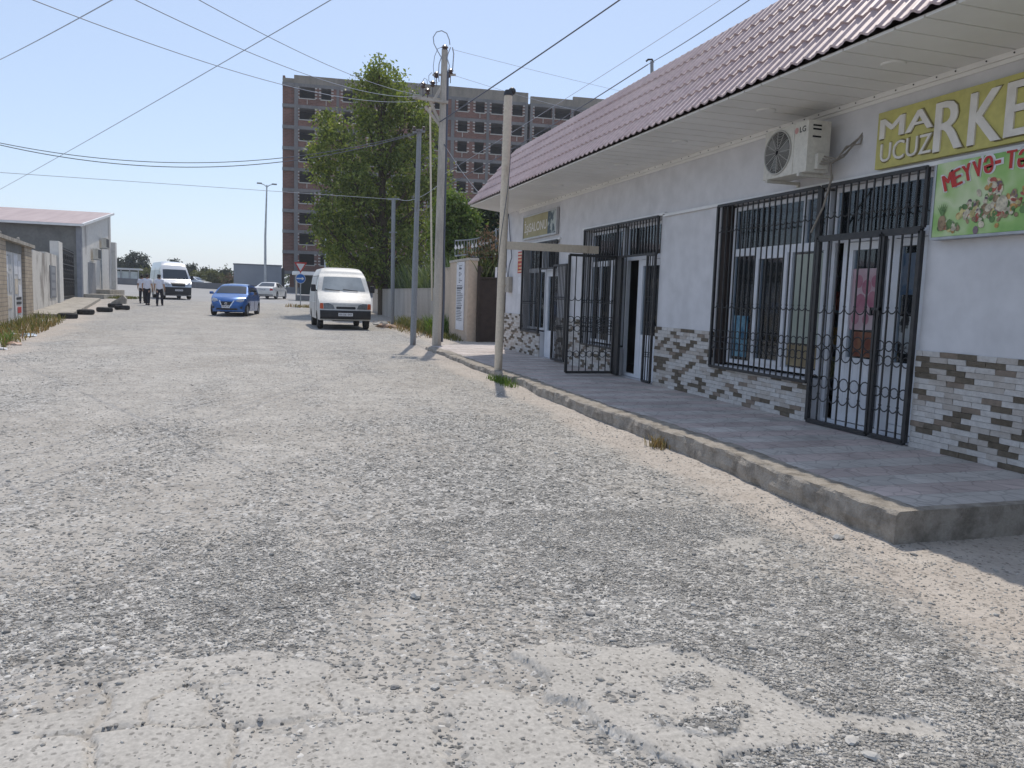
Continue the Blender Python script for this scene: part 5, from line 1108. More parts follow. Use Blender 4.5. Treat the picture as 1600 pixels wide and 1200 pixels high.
    for sd in (-1, 1):
        st = s*sd; b = MB(); b.bbox((sd*.10-.045, .26*st-.11, .0), (sd*.10+.045, .26*st+.17, .075), .03); b.v = [tuple(Vector(q)*k) for q in b.v]; b.build('shoe', 'trouser', root, smooth=50)
person('person in white shirt and dark trousers, leftmost of the three and partly behind another', 222.5, 52.3, 1.70, .8, .3, .05)
person('person in white shirt and dark trousers, in the middle and nearest the left companion', 230.5, 49.6, 1.78, -.9, -.25, -.06)
person('person in white shirt and dark trousers walking apart on the right, towards the minibus', 249.5, 49.2, 1.77, .9, -.4, -.02)

# ================================================================== TYRES AND BITS ON THE ROAD
for px, py, lab, tl in ((106, 499, 'old black tyre lying flat, nearest the weeds', .04), (134, 492, 'old black tyre lying flat, second from the weeds', -.03), (163.5, 489, 'old black tyre lying flat, third along the row', .02), (191, 485.5, 'black tyre lying flat in front of the tilted concrete chunk', -.05), (180, 481.5, 'dusty tyre lying flat under the tilted concrete chunk', .05)):
    y = {106: 34.5, 134: 38.3, 163.5: 41.0, 191: 43.4, 180: 45.6}[px]; x = atY(px, py, y).x; z = gz(x, y); t = thing('tyre', lab, 'tyre', (x, y, z), rnd.uniform(0, 3), 'old tyres lining the road'); t.rotation_euler.x = tl
    R1, r1, h = .345, .20, .215; b = MB(); b.lathe([(r1, .03), (R1*.78, 0), (R1*.94, .012), (R1, .045), (R1, h-.045), (R1*.94, h-.012), (R1*.78, h), (r1, h-.03), (r1-.012, h-.05), (r1+.04, h-.07), (r1+.06, h*.5), (r1+.04, .07), (r1-.012, .05), (r1, .03)], 28)
    b.build('casing', 'rubber', t, smooth=30); b = MB()
    for i in range(28): a = 6.283*i/28; b.bar((R1*math.cos(a), R1*math.sin(a), .05), ((R1+.002)*math.cos(a+.12), (R1+.002)*math.sin(a+.12), h-.05), .012)
    b.build('tread', 'rubber', t)
x = atY(186, 475, 45.7).x; b = MB(); b.prism([(-.38, 0), (.33, .0), (.36, .28), (.22, .46), (.02, .30), (-.3, .1)], -.2, .22, 'XZ'); o = b.build('concrete_chunk', 'concrete'); o.location = (x, 45.7, gz(x, 45.7)+.2); tag(o, 'tilted broken concrete chunk resting on the farthest tyre', 'rubble')
def litter(px, py, lab, m, sx, sy, sz, cat='litter'):
    p = atZ(px, py, .16); 
    for _ in range(4): p = atZ(px, py, gz(p.x, p.y))
    b = MB(); b.sph((0, 0, sz*.4), (sx, sy, sz), 10, .35, random.Random(px)); o = b.build(lab.split('|')[0], m); o.location = p; tag(o, lab.split('|')[1], cat)
litter(44, 526, 'plastic_bag|crumpled pale blue plastic bag at the edge of the weeds', mat('pale_blue_plastic', (.35, .55, .68), (.72, .76, .80), 9, .4), .17, .10, .06, 'bag'); litter(20, 524, 'paper_scrap|crumpled white scrap left of the blue bag', 'paper', .10, .08, .05); litter(20, 539, 'cardboard_scrap|orange-brown cardboard scrap below the weeds', mat('brown_card', (.45, .22, .12), (.6, .5, .42), 6, .8), .18, .10, .05); litter(2, 546, 'paper_scrap|white paper scrap at the left edge of the road', 'paper', .12, .07, .03)
litter(65, 503.5, 'paper_scrap|small white scrap lying inside the dry weeds', 'paper', .12, .08, .06); litter(66, 487, 'paper_scrap|white scrap on the left kerb', 'paper', .12, .08, .06)
litter(292, 474.5, 'rubble|dark lump of rubble on the road before the minibus', 'rockd', .28, .16, .12, 'rubble'); litter(302, 477, 'rubble|pale flat rubble on the road between minibus and blue car', 'rock', .45, .16, .06, 'rubble'); litter(594, 508, 'rubble|pale stone rubble by the grey wall behind the van', 'rock', .3, .2, .12, 'rubble'); litter(604, 512, 'rubble|reddish rubble heap by the foot of the far thin pole', mat('brick_rubble', (.36, .22, .15), (.46, .36, .28), 9, .9, bump=.5), .4, .25, .12, 'rubble')

# ================================================================== VEGETATION
def leaves(pts, size, nrm_up=.3, seed=0, asp=.55):
    """leaf blades: one folded diamond per point"""
    g_ = np.random.default_rng(seed); n = len(pts); d = g_.normal(size=(n, 3)); d[:, 2] -= .35; d /= np.linalg.norm(d, axis=1)[:, None]
    u = g_.normal(size=(n, 3)); u -= d*(u*d).sum(1)[:, None]; u /= np.linalg.norm(u, axis=1)[:, None]; nn = np.cross(d, u); s = size*(.6+.8*g_.random(n))[:, None]
    V = np.stack([pts, pts+d*s*.5+u*s*asp*.5+nn*s*.08, pts+d*s, pts+d*s*.5-u*s*asp*.5+nn*s*.08], 1).reshape(-1, 3); return V, np.arange(n*4).reshape(n, 4)
def clumps(spheres, per, seed, csize=.42, shell=.55):
    g_ = np.random.default_rng(seed); out_ = []
    for c, r, q in spheres:
        r = np.array(r if hasattr(r, '__len__') else (r, r, r)); nc = max(3, int(q)); d = g_.normal(size=(nc, 3)); d /= np.linalg.norm(d, axis=1)[:, None]
        cc = np.array(c)+d*r*(shell+(1-shell)*g_.random((nc, 1))**.6*1.12); k = max(2, int(per)); w_ = csize*(.5+g_.random((nc, 1, 1))*.9)
        out_.append((cc[:, None, :]+g_.normal(size=(nc, k, 3))*w_*np.array([1, 1, .8])*.55).reshape(-1, 3))
    return np.concatenate(out_)
def tree(name, label, base, top, spheres, per, size, m, seed, trunk_r=.2, group=None, cat='tree', csize=.42, limbs=True, lean=0.):
    t = thing(name, label, cat, base, 0, group); B = Vector(base); b = MB(); T = Vector(top)-B; rb = random.Random(seed)
    b.tube([(0, 0, -.2), tuple(T*.3+Vector((rb.uniform(-.1, .1), 0, 0))), tuple(T*.62), tuple(T*.93)], [trunk_r, trunk_r*.8, trunk_r*.5, trunk_r*.12], 9)
    if limbs:
        for c, r, q in spheres:
            C_ = Vector(c)-B; zz = max(.12, min(.8, (C_.z/max(T.z, .1))-.22)); A = T*zz; mid = A.lerp(C_, .5)+Vector((0, 0, -.1*abs(C_.x-A.x))); b.tube([tuple(A), tuple(mid), tuple(C_)], [trunk_r*.4*(1-zz*.5), trunk_r*.26, trunk_r*.08], 6)
            for j in range(3): e = C_+Vector((rb.gauss(0, .5), rb.gauss(0, .5), rb.gauss(0, .4)))*(r if not hasattr(r, '__len__') else max(r)); b.tube([tuple(C_.lerp(mid, .4)), tuple(e)], [trunk_r*.14, trunk_r*.04], 5)
    b.build('trunk', 'bark', t, smooth=50); p = clumps(spheres, per, seed, csize); V, F_ = leaves(p-np.array(base), size, seed=seed); npmesh('crown', V, F_, m, t); return t
K['leaf1'] = island('poplar_leaf', [(.08, .11, .026), (.125, .165, .038), (.17, .215, .05), (.23, .275, .075), (.30, .32, .11)], .5, .42, .35, noise=.7)
K['leaf2'] = island('light_leaf', [(.06, .10, .02), (.10, .16, .03), (.14, .20, .045), (.17, .21, .06)], .5, .35, .35, noise=1.)
K['leaf3'] = island('dark_leaf', [(.018, .032, .014), (.028, .048, .018), (.04, .06, .024)], .55, .2, .3)
K['leaf4'] = island('far_leaf', [(.055, .07, .04), (.075, .095, .05), (.10, .115, .06)], .7, .2); K['leaf5'] = island('far_conifer_leaf', [(.03, .045, .032), (.045, .06, .045), (.06, .075, .05)], .7, .1)
K['leaf6'] = island('dry_bush_leaf', [(.13, .14, .06), (.17, .17, .08), (.10, .12, .05)], .7, .2)
YT = 45.; sp_ = []
rb = random.Random(21)
for px, py, r, q in ((592, 112, 20, 70), (606, 128, 26, 90), (572, 135, 20, 60), (592, 165, 36, 150), (640, 172, 30, 110), (574, 190, 20, 70), (630, 205, 48, 220), (594, 228, 38, 150), (664, 205, 26, 90), (515, 195, 20, 60), (525, 222, 30, 110), (505, 248, 26, 90), (500, 270, 16, 40), (552, 278, 27, 90), (600, 280, 55, 260), (655, 265, 45, 180), (685, 285, 24, 80), (545, 300, 40, 170), (590, 335, 55, 260), (650, 330, 52, 240), (686, 350, 30, 110), (535, 345, 36, 140), (505, 348, 20, 60), (560, 390, 46, 200), (610, 400, 52, 220), (655, 400, 46, 180), (535, 405, 28, 100), (520, 375, 26, 90), (500, 320, 12, 20)):
    Yp = YT+rb.uniform(-1.6, 1.6); c = atY(px, py, Yp); s_ = r*Yp/1231*1.02; sp_.append((tuple(c), (s_*.92, s_*1.1, s_*.92), q*.62))
bx = atY(600, 450, YT).x; base = (bx, YT, gz(bx, YT)); tp_ = tuple(atY(594, 100, YT))
tree('poplar_tree', 'tall leafy poplar-like tree rising before the unfinished apartment block', base, tp_, sp_, 16, .20, 'leaf1', 5, .34, csize=.36)
def cl_tree(name, lab, Y, blobs, per, size, m, seed, tr=.12, bpx=None, group=None, cs=.35, cat='tree'):
    sp = []; rq = random.Random(seed)
    for px, py, r, q in blobs: Yp = Y+rq.uniform(-.6, .6)*r*Y/1231; c = atY(px, py, Yp); s_ = r*Yp/1231; sp.append((tuple(c), (s_, s_, s_), q))
    bx_ = bpx or blobs[0][0]; g0 = atY(bx_, 450, Y).x; zb = gz(g0, Y); top_ = min(blobs, key=lambda b_: b_[1]); T = atY(top_[0], top_[1]-top_[2]*.4, Y); return tree(name, lab, (g0, Y, zb), tuple(T), sp, per, size, m, seed, tr, group, cat, cs)
cl_tree('leafy_tree', 'bright yellow-green leafy tree between the electric pole and the roof corner', 34, [(708, 322, 20, 90), (728, 345, 18, 80), (712, 362, 26, 120), (698, 345, 18, 70), (722, 385, 24, 90), (700, 400, 22, 80), (690, 378, 16, 50)], 22, .16, 'leaf2', 31, .1, 712)
cl_tree('dark_tree', 'dark evergreen tree filling the gap under the shop roof corner', 38, [(762, 352, 30, 200), (790, 345, 26, 160), (745, 345, 20, 100), (775, 385, 34, 240), (745, 385, 22, 140), (800, 380, 26, 160), (815, 350, 26, 120)], 26, .22, 'leaf3', 33, .16, 772)
# reeds and shrubs behind the boundary wall
def blades(n, area, zf, hmin, hmax, wid, seed, bend=.35, rot=None):
    g_ = np.random.default_rng(seed); x, y = area(g_, n); z = zf(x, y); h = hmin+(hmax-hmin)*g_.random(n); a = g_.random(n)*6.283; dx, dy = np.cos(a), np.sin(a); bn = bend*h*(.3+g_.random(n)); w_ = wid*(.6+.8*g_.random(n)); px_, py_ = -dy, dx; V = []
    for t_, ww in ((0, 1.), (.4, .9), (.75, .6), (1., .08)):
        cx = x+dx*bn*t_*t_; cy = y+dy*bn*t_*t_; cz = z+h*(t_-.35*bend*t_*t_); V.append(np.stack([cx-px_*w_*ww, cy-py_*w_*ww, cz], -1)); V.append(np.stack([cx+px_*w_*ww, cy+py_*w_*ww, cz], -1))
    V = np.stack(V, 1).reshape(-1, 3); i = np.arange(n)[:, None]*8; F_ = np.concatenate([i+np.array([[0, 1, 3, 2]]), i+np.array([[2, 3, 5, 4]]), i+np.array([[4, 5, 7, 6]])]); return V, F_
K['reed'] = island('reed_leaf', [(.05, .085, .03), (.09, .13, .05), (.14, .18, .08), (.22, .25, .14)], .5, .25, .5); K['grassg'] = island('green_grass', [(.07, .13, .02), (.11, .18, .03), (.16, .22, .06)], .6, .3); K['grassd'] = island('dry_grass', [(.16, .14, .06), (.26, .20, .10), (.34, .26, .15), (.28, .16, .09), (.10, .12, .04)], .8, .2); K['weed'] = island('weed', [(.07, .09, .025), (.12, .13, .04), (.20, .18, .08)], .7, .25)
zc = lambda z0: (lambda x, y: np.full_like(x, z0)); zg_ = lambda x, y: ground_fields(x, y)[0]
V, F_ = blades(2600, lambda g_, n: (6.7+1.6*g_.random(n), 26+20*g_.random(n)), zc(.3), 1.6, 3.5, .035, 3); stuff(npmesh('reeds', V, F_, 'reed'), 'pale green reeds growing behind the grey and beige walls', 'reeds')
V, F_ = blades(500, lambda g_, n: (6.4+1.2*g_.random(n), 24.2+1.6*g_.random(n)), zc(1.6), .8, 2.0, .03, 13, .5); V2, F2 = leaves(clumps([((6.3, 24.5, 3.0), (.5, .35, .25), 22), ((6.9, 24.4, 3.05), (.5, .35, .3), 26), ((7.4, 24.4, 3.2), (.4, .35, .4), 22), ((6.75, 24.4, 3.45), (.4, .3, .16), 14), ((7.2, 24.3, 3.9), (.15, .15, .15), 6)], 18, 4, .16), .11, seed=4)
t = thing('climbing_vine', 'half-dry climbing vine tangled in the railing above the brown gate', 'plant', (6.8, 24.6, 2.6)); npmesh('foliage', V-np.array((6.8, 24.6, 2.6)), F_, 'reed', t); npmesh('dry_leaves', V2-np.array((6.8, 24.6, 2.6)), F2, 'dryleaf', t)
b = MB(); rb = random.Random(6)
for i in range(7): x = 6.3+.2*i; b.tube([(x-6.8, 0, -2.2), (x-6.8+rb.uniform(-.1, .1), rb.uniform(-.1, .1), -.6), (x-6.8+rb.uniform(-.2, .2), rb.uniform(-.1, .1), .5)], [.02, .015, .006], 5)
b.build('stem', 'bark', t)
def patch(n, name, label, cx, cy, sx, sy, hmin, hmax, wid, m, seed, cat='grass', bend=.5):
    V, F_ = blades(n, lambda g_, k: (cx+sx*np.clip(g_.normal(size=k), -1.8, 1.8), cy+sy*np.clip(g_.normal(size=k), -1.8, 1.8)), zg_, hmin, hmax, wid, seed, bend); stuff(npmesh(name, V, F_, m), label, cat)
def edge_weeds(n, hmin, hmax, m, name, label, seed, y0, y1, o0, o1, pw=1.):
    def ar(g_, k): y = y0+(y1-y0)*g_.random(k); return FRX(y)+o0+(o1-o0)*g_.random(k)**pw, y
    V, F_ = blades(n, ar, zg_, hmin, hmax, .012, seed, .5); stuff(npmesh(name, V, F_, m), label, 'weeds')
edge_weeds(1900, .06, .26, 'grassd', 'dry_weeds', 'dry brown and olive weeds along the foot of the white poster gate', 1, 18.5, 31, .05, 1.3, 1.6)
edge_weeds(500, .12, .42, 'weed', 'green_weeds', 'greener weed stalks among the dry weeds by the poster gate', 2, 24, 33.5, .1, 1.2, 1.6)
edge_weeds(350, .12, .4, 'grassg', 'green_grass', 'fresh green grass at the far left edge below the gate', 3, 17.5, 22.5, .1, 1.2)
edge_weeds(1500, .06, .2, 'grassd', 'dry_weeds', 'short dry grass on the kerb by the peeling wall', 4, 34, 47, -.2, .9)
V, F_ = blades(1500, lambda g_, k: (-14+5.5*g_.random(k), 58.5+4*g_.random(k)), zg_, .06, .22, .02, 9); stuff(npmesh('verge_grass', V, F_, 'weed'), 'strip of verge grass between the far house and the highway', 'grass')
patch(300, 'grass_tuft', 'bright green grass tuft at the kerb foot beside the cream post', 3.85, 12.9, .07, .35, .05, .17, .006, 'grassg', 5)
patch(90, 'dry_tuft', 'small dry brown weed tuft growing from the kerb', 3.93, 7.35, .05, .08, .06, .17, .005, 'grassd', 6)
patch(1100, 'wall_weeds', 'weeds and low plants along the foot of the grey wall', 5.75, 31, .22, 2.4, .15, .6, .015, 'weed', 7, 'weeds'); patch(420, 'leafy_weed', 'tall green leafy weed against the grey wall beside the concrete pole', 5.8, 27.6, .2, .5, .3, .95, .02, 'grassg', 8, 'weeds'); patch(700, 'dry_weeds', 'dry brown weeds scattered by the foot of the poles', 5.3, 31, .35, 3, .05, .2, .012, 'grassd', 10, 'weeds'); patch(300, 'wall_weeds', 'dark weeds at the foot of the beige wall', 5.75, 25.6, .15, .8, .08, .25, .012, 'weed', 11, 'weeds'); patch(160, 'dry_weeds', 'dry tuft around the foot of the traffic sign post', 2.05, 52.3, .5, .4, .1, .3, .02, 'grassd', 12, 'weeds')

# ================================================================== JUNCTION AND HIGHWAY
zs = gz(2.05, 52.4); t = thing('traffic_sign', 'give-way triangle above a round blue arrow sign on one thin post', 'traffic sign', (2.05, 52.4, zs)); b = MB(); b.tube([(0, 0, -.2), (0, 0, 3.4-zs)], .032, 8); b.build('post', 'galv', t)
def tri(s_, y0, y1): h = s_*.866; return [(-s_/2, h*.5), (s_/2, h*.5), (0, -h*.5)]
zc_ = atY(470, 418.5, 52.4).z-zs; b = MB(); b.prism([(x, z+zc_) for x, z in tri(.80, 0, 0)], -.06, -.04, 'XZ'); b.build('red_triangle', 'red', t); b = MB(); b.prism([(x, z+zc_+.03) for x, z in tri(.52, 0, 0)], -.066, -.06, 'XZ'); b.build('white_triangle', 'paper', t)
zc_ = atY(470.5, 435.3, 52.4).z-zs; K['signblue'] = mat('sign_blue', (.015, .12, .42), (.02, .14, .46), 4, .35); b = MB(); b.prism([(.31*math.cos(a), zc_+.31*math.sin(a)) for a in np.linspace(0, 6.283, 29)[:-1]], -.05, -.04, 'XZ'); b.build('disc_rim', 'paper', t); b = MB(); b.prism([(.285*math.cos(a), zc_+.285*math.sin(a)) for a in np.linspace(0, 6.283, 29)[:-1]], -.058, -.05, 'XZ'); b.build('blue_disc', 'signblue', t)
b = MB(); b.prism([(-.25, zc_-.035), (.09, zc_-.035), (.06, zc_-.085), (.12, zc_-.085), (.22, zc_), (.12, zc_+.085), (.06, zc_+.085), (.09, zc_+.035), (-.25, zc_+.035)], -.064, -.058, 'XZ'); b.build('arrow', 'paper', t)
# canopy shelter behind the sign
p = atY(463, 470, 70); zz = gz(p.x, 70); t = thing('roadside_shelter', 'flat white canopy on a thin post beside the traffic sign', 'shelter', (p.x, 70, zz)); top_ = atY(463, 424, 70).z-zz
b = MB(); b.box((-.3, -.8, top_-.28), (3.2, 1.6, top_)); b.build('canopy', 'white', t); b = MB(); b.tube([(0, 0, 0), (0, 0, top_-.25)], .07, 8); b.tube([(2.8, 1.2, 0), (2.8, 1.2, top_-.25)], .07, 8); b.build('post', 'polecream', t); b = MB(); b.box((.3, 1.3, .5), (2.9, 1.36, top_-.28)); b.build('back_panel', mat('dark_green_panel', (.035, .045, .045), None, rough=.4), t)
t = thing('concrete_block', 'dark grey concrete block at the foot of the canopy post', 'block', (p.x+.55, 67, gz(p.x, 67))); b = MB(); b.bbox((-.7, -.3, 0), (.9, .3, .48), .04); o = b.build('block', mat('dark_concrete', (.13, .13, .14), (.18, .18, .18), 3, .9, bump=.3), t)
b = MB(); b.box((-.72, -.32, .0), (.92, .32, .06)); b.build('foot', 'concrete', t)
# median barrier
bz = lambda x: 1.47+(-.0215)*(x-1); t = thing('crash_barrier', 'long dark grey concrete barrier running along the highway', 'barrier', (0, 100, 1.4)); xs = list(np.linspace(-70, 60, 45)); K['barrier'] = mat('barrier_concrete', (.135, .135, .145), (.17, .17, .175), .8, .9, bump=.2)
b = MB()
for xa, xb in zip(xs[:-1], xs[1:]):
    za, zb = max(bz(xa), 1.1), max(bz(xb), 1.1); za, zb = min(za, 2.6), min(zb, 2.6)
    b.add([(xa+.02, 99.7, za-.8-1.4+0), (xb-.02, 99.7, zb-.8-1.4), (xb-.02, 99.82, zb+.70-1.4), (xa+.02, 99.82, za+.70-1.4), (xa+.02, 100.3, za-.8-1.4), (xb-.02, 100.3, zb-.8-1.4), (xb-.02, 100.18, zb+.70-1.4), (xa+.02, 100.18, za+.70-1.4)], [(0, 1, 2, 3), (5, 4, 7, 6), (3, 2, 6, 7), (0, 3, 7, 4), (1, 5, 6, 2)])
b.v = [(x, y-100, z) for x, y, z in b.v]; b.build('segment', 'barrier', t)
p = atY(365, 430, 104); p2 = atY(440, 430, 104); t = thing('grey_container', 'large plain grey metal box beyond the highway barrier', 'container', (p.x, 104, 1.4)); zt = atY(365, 413, 104).z-1.4; wd = p2.x-p.x; K['greybox'] = mat('blue_grey_sheet', (.23, .245, .27), (.27, .285, .31), .5, .6)
b = MB(); b.box((0, 0, 0), (wd, 5, zt)); b.build('walls', 'greybox', t); b = MB(); b.box((-.06, -.06, zt), (wd+.06, 5.06, zt+.14)); b.build('roof_edge', mat('grey_edge', (.16, .17, .19), None), t); b = MB()
for i in range(1, 10): b.box((wd*i/10, -.015, .05), (wd*i/10+.03, 0, zt-.02))
b.build('panel_rib', 'greybox', t); b = MB(); b.box((wd+.06, .3, 0), (wd+.35, 4, zt-.2)); b.build('end_frame', 'trim', t)
# street lamps
def lamp(lab, px, py0, pyt, Y, two=True):
    q0 = atY(px[0], py0, Y); q1 = atY(px[1], pyt, Y); t = thing('street_lamp', lab, 'street lamp', (q0.x, Y, q0.z-.6)); h = q1.z-q0.z+.6; b = MB(); b.tube([(0, 0, 0), (.01, 0, h*.5), (q1.x-q0.x, 0, h)], [.16, .12, .07], 10); b.build('pole', 'galv', t, smooth=50)
    for sd in ((-1, 1) if two else (1,)):
        b = MB(); dx = q1.x-q0.x; b.tube([(dx, 0, h-.25), (dx+sd*.25, 0, h-.02), (dx+sd*.6, 0, h+.1)], .045, 6); am = b.build('arm', 'galv', t); b = MB(); b.bbox((dx+sd*.5, -.14, h+.06), (dx+sd*1.05, .14, h+.2), .04); b.build('lamp_head', mat('lamp_head_grey', (.22, .23, .25), None, rough=.5), am)
lamp('tall double-headed street lamp left of the unfinished apartment block', (414.5, 417), 441, 289, 92); lamp('shorter street lamp before the lower floors of the apartment block', (508, 509), 440, 371, 88)
# bus shelter beyond the barrier
p = atY(216, 430, 108); p2 = atY(120, 430, 108); zt = atY(200, 419, 108).z; t = thing('bus_shelter', 'glazed bus shelter with white poster panels beyond the barrier', 'bus shelter', (p.x, 108, 1.9)); b = MB(); b.box((p2.x-p.x, -.3, zt-2.1), (.3, 1.8, zt-1.9)); b.build('roof', mat('pale_roof', (.55, .55, .54), None), t)
n = 7; L_ = p2.x-p.x
for i in range(n+1): b = MB(); b.box((L_*i/n-.06, 0, 0), (L_*i/n+.06, .12, zt-2.1)); b.build('post', 'galv', t)
for i in range(n): b = MB(); b.box((L_*i/n-.1, .04, .4), (L_*(i+1)/n+.1, .08, zt-2.3)); b.build('panel', mat('frosted_panel', (.40, .44, .42), (.52, .55, .54), 1.2, .4), t)
# background trees
bgt = [('far_tree', 'broad dark tree behind the bus shelter', 135, [(200, 418, 14, 70), (214, 410, 13, 70), (188, 420, 10, 40), (226, 422, 9, 40)], 'leaf5'), ('far_tree', 'tree top just clearing the far house corner', 140, [(180, 414, 9, 40), (177, 425, 10, 40)], 'leaf5'), ('roadside_bush', 'olive bush left of the minibus roof', 118, [(228, 434, 10, 50), (236, 430, 8, 40), (222, 440, 8, 40)], 'leaf6'),
       ('far_tree', 'small dark tree right above the minibus', 140, [(273, 412, 5, 20), (277, 420, 6, 24)], 'leaf5'), ('far_conifer', 'slim dark conifer right of the minibus', 130, [(299, 420, 4, 20), (299, 428, 5, 24), (299, 437, 6, 24)], 'leaf5'), ('far_tree', 'dark tree right behind the minibus windscreen', 128, [(288, 425, 6, 24), (290, 434, 8, 30)], 'leaf5'),
       ('roadside_bush', 'olive bush beyond the barrier, left of the dark conifers', 116, [(310, 436, 7, 40), (318, 432, 6, 30)], 'leaf6'), ('far_conifer', 'pointed dark conifer standing between two olive bushes', 122, [(320, 425, 4, 20), (320, 432, 5, 24), (320, 440, 6, 24)], 'leaf5'), ('roadside_bush', 'pale olive shrub left of the grey container', 114, [(332, 434, 8, 40), (340, 437, 7, 36)], 'leaf6'), ('far_conifer', 'dark conifer next to the grey container', 120, [(351, 428, 4, 20), (350, 435, 6, 26), (348, 441, 8, 30)], 'leaf5'), ('roadside_bush', 'reddish-brown dry shrub touching the grey container', 112, [(360, 438, 6, 30), (356, 442, 6, 24)], 'dryleaf')]
for nm, lab, Y, bl, m in bgt: cl_tree(nm, lab, Y, bl, 24, .34, m, len(lab), .12, group='trees beyond the highway', cs=.55)
for i, (px, Y, h) in enumerate(((246, 170, 17), (330, 150, 9), (60, 165, 15), (480, 190, 8))):
    pass
V, F_ = leaves(clumps([((x, 180+20*math.sin(x), 2.5), (6, 6, 2.6+1.2*math.sin(x*1.7)), 26) for x in range(-160, 10, 7)], 14, 77, 1.4), 1.0, seed=77); stuff(npmesh('distant_shrubs', V, F_, 'leaf4'), 'hazy line of distant shrubs along the horizon', 'shrubs')
# ================================================================== UNFINISHED APARTMENT BLOCK
AO = Vector((1.99, 112., 1.5)); t = thing('apartment_block', 'unfinished nine-storey brick apartment block with dark empty window openings', 'building', tuple(AO), R_(-5.2))
tq = NT('raw_brick'); v = tq.coord(); sp = tq.n('SeparateXYZ'); tq.l(v, sp.inputs[0]); cb = tq.n('CombineXYZ'); tq.l(sp.outputs[0], cb.inputs[0]); tq.l(sp.outputs[2], cb.inputs[1])
br = tq.n('TexBrick'); br.inputs['Scale'].default_value = 1; br.inputs['Brick Width'].default_value = .5; br.inputs['Row Height'].default_value = .2; br.inputs['Mortar Size'].default_value = .015
br.inputs['Color1'].default_value = (.22, .105, .08, 1); br.inputs['Color2'].default_value = (.16, .08, .062, 1); br.inputs['Mortar'].default_value = (.20, .16, .14, 1); tq.l(cb.outputs[0], br.inputs[0])
tq.bsdf(tq.mix(1., br.outputs[0], tq.ramp(tq.noise(v, .35, 6), [(.3, .75), (.7, 1.15)]), 'MULTIPLY'), .95, 0, .1); K['rawbrick'] = tq.m
K['rawcon'] = stained('raw_concrete', (.20, .19, .185), (.145, .138, .135), .6, (.45, .65), bump=.1); K['parapet'] = stained('stone_parapet', (.26, .23, .19), (.19, .17, .145), .7, (.45, .62), bump=.2); K['quoin'] = mat('pale_jamb_block', (.46, .44, .40), (.38, .36, .33), 1, .9)
H0 = 1.5; FL = 2.74; NF = 9; zwin = lambda k: (27.2-FL*k-H0, 28.65-FL*k-H0)  # bottom, top of opening on floor k from the top
UL = 62.; JX0, JX1 = 33.32, 33.68
cols1 = [(2.2, 4.18), (5.0, 6.3), (7.85, 9.5), (11.3, 12.9), (14.6, 16.0), (17.2, 18.9), (20.2, 21.6), (23.44, 24.78), (25.85, 27.16), (28.11, 29.75), (31.12, 32.6)]
cols2 = [(34.3, 36.86), (37.3, 39.6), (40.1, 42.5), (43.4, 45.6), (46.5, 48.6), (50, 52), (54, 56), (58, 60)]
piers = [(1.54, 2.03), (7.0, 7.35), (13.6, 14.0), (19.4, 19.8), (22.5, 22.95), (27.45, 27.85), (30.05, 30.45), (32.9, 33.3), (33.7, 34.05), (36.9, 37.2), (39.65, 40.0), (42.7, 43.1), (46, 46.3), (49.2, 49.6), (53, 53.4), (57, 57.4), (61.5, 62)]
ztop = 28.65-H0; zpar = 30.1-H0; zbot = 2.9
# brick infill: horizontal strips between openings, and jamb panels between windows
b = MB(); cols = cols1+cols2
gaps = []; x = 1.54
for a, c in cols: gaps.append((x, a)); x = c
gaps.append((x, UL))
for k in range(NF):
    z0, z1 = zwin(k); zs = zwin(k)[0]-(FL-1.45)+.42 # sill band bottom (above slab)
    for a, c in ((1.54, JX0), (JX1, UL)): b.box((a, .06, zs), (c, .34, z0))
    for a, c in gaps:
        for p, q in ((a, min(c, JX0)), (max(a, JX1), c)):
            if q-p > .05: b.box((p, .06, z0), (q, .34, z1))
b.box((0, .5, zbot), (1.54, .8, ztop)); bw_ = b.build('brick_wall', 'rawbrick', t)
b = MB()
for k in range(NF+1):
    z1 = 28.65-FL*k-H0
    for a, c in ((0, JX0), (JX1, UL)): b.box((a, -.0 if a else -.0, z1), (c, 2.55, z1+.42))
    b.box((0, .45, z1), (1.54, .55, z1+.42))
b.build('floor_slab', 'rawcon', t)
b = MB()
for a, c in piers: b.box((a, -.03, -1.6), (c, .4, zpar-1.05))
for a in (9, 20, 30, 42, 52): b.box((a, 4.5, -1.6), (a+.5, 5, zbot+.2))
b.build('column', 'rawcon', t)
b = MB(); b.box((1.5, .02, ztop+.42), (JX0, .36, zpar)); b.box((0, .5, ztop+.42), (1.5, .8, zpar-.35)); b.box((JX1, .02, ztop+.42), (40, .36, zpar-.1)); b.box((39.9, -.02, ztop+.42), (UL, .4, zpar+.35)); b.box((14, .0, zpar), (JX0, .36, zpar+.3)); b.build('parapet', 'parapet', t)
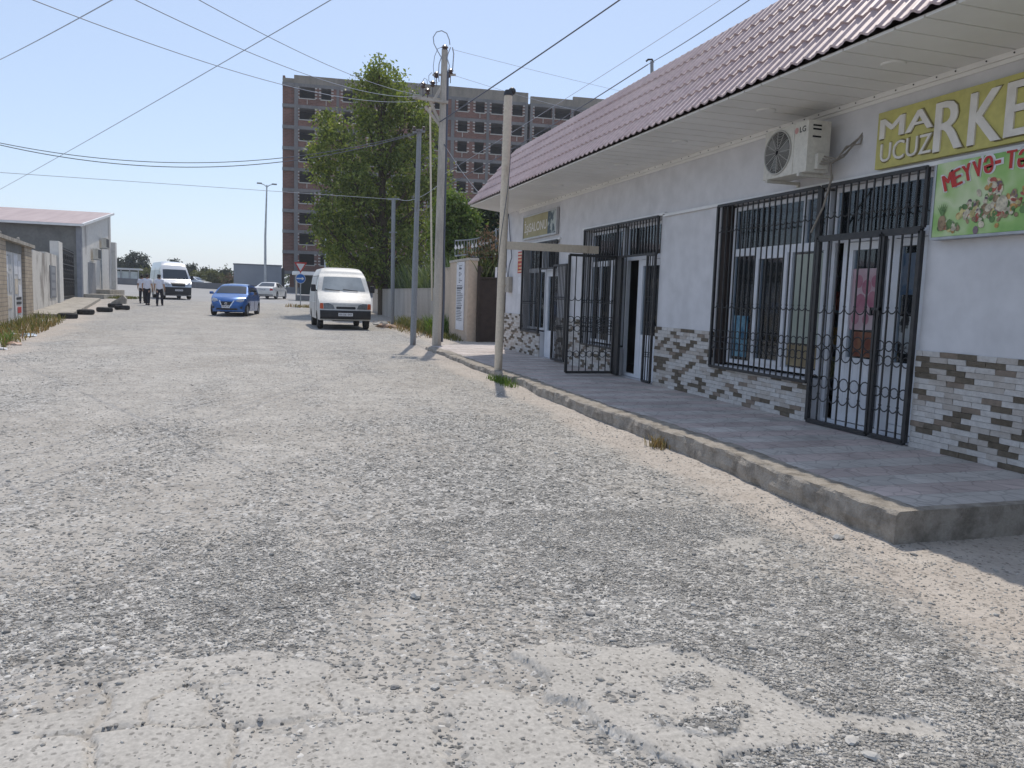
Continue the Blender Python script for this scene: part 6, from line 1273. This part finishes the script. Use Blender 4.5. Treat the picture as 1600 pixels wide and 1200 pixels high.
b = MB(); b.box((0, 14.6, -1.6), (UL, 14.9, zpar)); b.box((0, .8, zbot), (.3, 14.6, zpar)); b.box((UL-.3, .4, -1.6), (UL, 14.6, zpar)); b.build('rear_wall', 'rawbrick', t); b = MB(); b.box((.3, 2.6, zbot), (UL-.3, 2.8, ztop)); b.build('added_dark_wall', 'dark', t)  # last wall is added, near-black, to keep the openings dark inside
b = MB(); b.box((.3, .8, zpar-1.2), (UL, 14.6, zpar-1.0)); b.build('roof_slab', 'rawcon', t)
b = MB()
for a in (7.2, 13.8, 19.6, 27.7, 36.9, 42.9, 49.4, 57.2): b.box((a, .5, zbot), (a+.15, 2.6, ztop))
b.build('shade_dark_inner_wall', 'dark', t)  # partitions coloured near-black, the shade of unlit rooms put into the colour
# window openings: pale toothed jamb blocks and sill, one mesh each
cnt = 0; rb = random.Random(4); SIL = MB(); order = []
for k in range(NF):
    for ci, (a, c) in enumerate(cols1+cols2[:2]): order.append((k, ci, a, c))
shown = [o_ for o_ in order if not (3.3 <= o_[1] <= 6.2)]; rest = [o_ for o_ in order if o_ not in shown]
def jamb(b, k, a, c):
    z0, z1 = zwin(k); h = (z1-z0)/7
    for i in (0, 2, 4, 6):
        zz = z0+i*h
        if rb.random() < .06: continue
        b.box((a-.30, .02, zz+.04), (a, .1, zz+h*.95)); b.box((c, .02, zz+.04), (c+.30, .1, zz+h*.95))
    b.box((a-.1, -.04, z0-.12), (c+.1, .1, z0))
    if rb.random() < .3: b.box(((a+c)/2-.04, -.01, z0-.75), ((a+c)/2+.04, .05, z0-.12))
done = 0
for k, ci, a, c in shown[:80]:
    b = MB(); jamb(b, k, a, c); w_ = b.build('window', 'quoin', t)
b = MB()
for k, ci, a, c in rest+shown[80:]: jamb(b, k, a, c)
o = b.build('window_group', 'quoin', t); o['kind'] = 'stuff'

# ================================================================== AIR
HZ = NT('thin_haze'); pv = HZ.n('VolumePrincipled'); pv.inputs['Color'].default_value = (.86, .91, 1, 1); pv.inputs['Density'].default_value = .0004; pv.inputs['Anisotropy'].default_value = .25
HZ.l(pv.outputs[0], HZ.o.inputs['Volume'])
b = MB(); b.box((-905, -65, -2.5), (905, 3010, 33)); o = b.build('haze', HZ.m); stuff(o)
SC.cycles.volume_bounces = 1
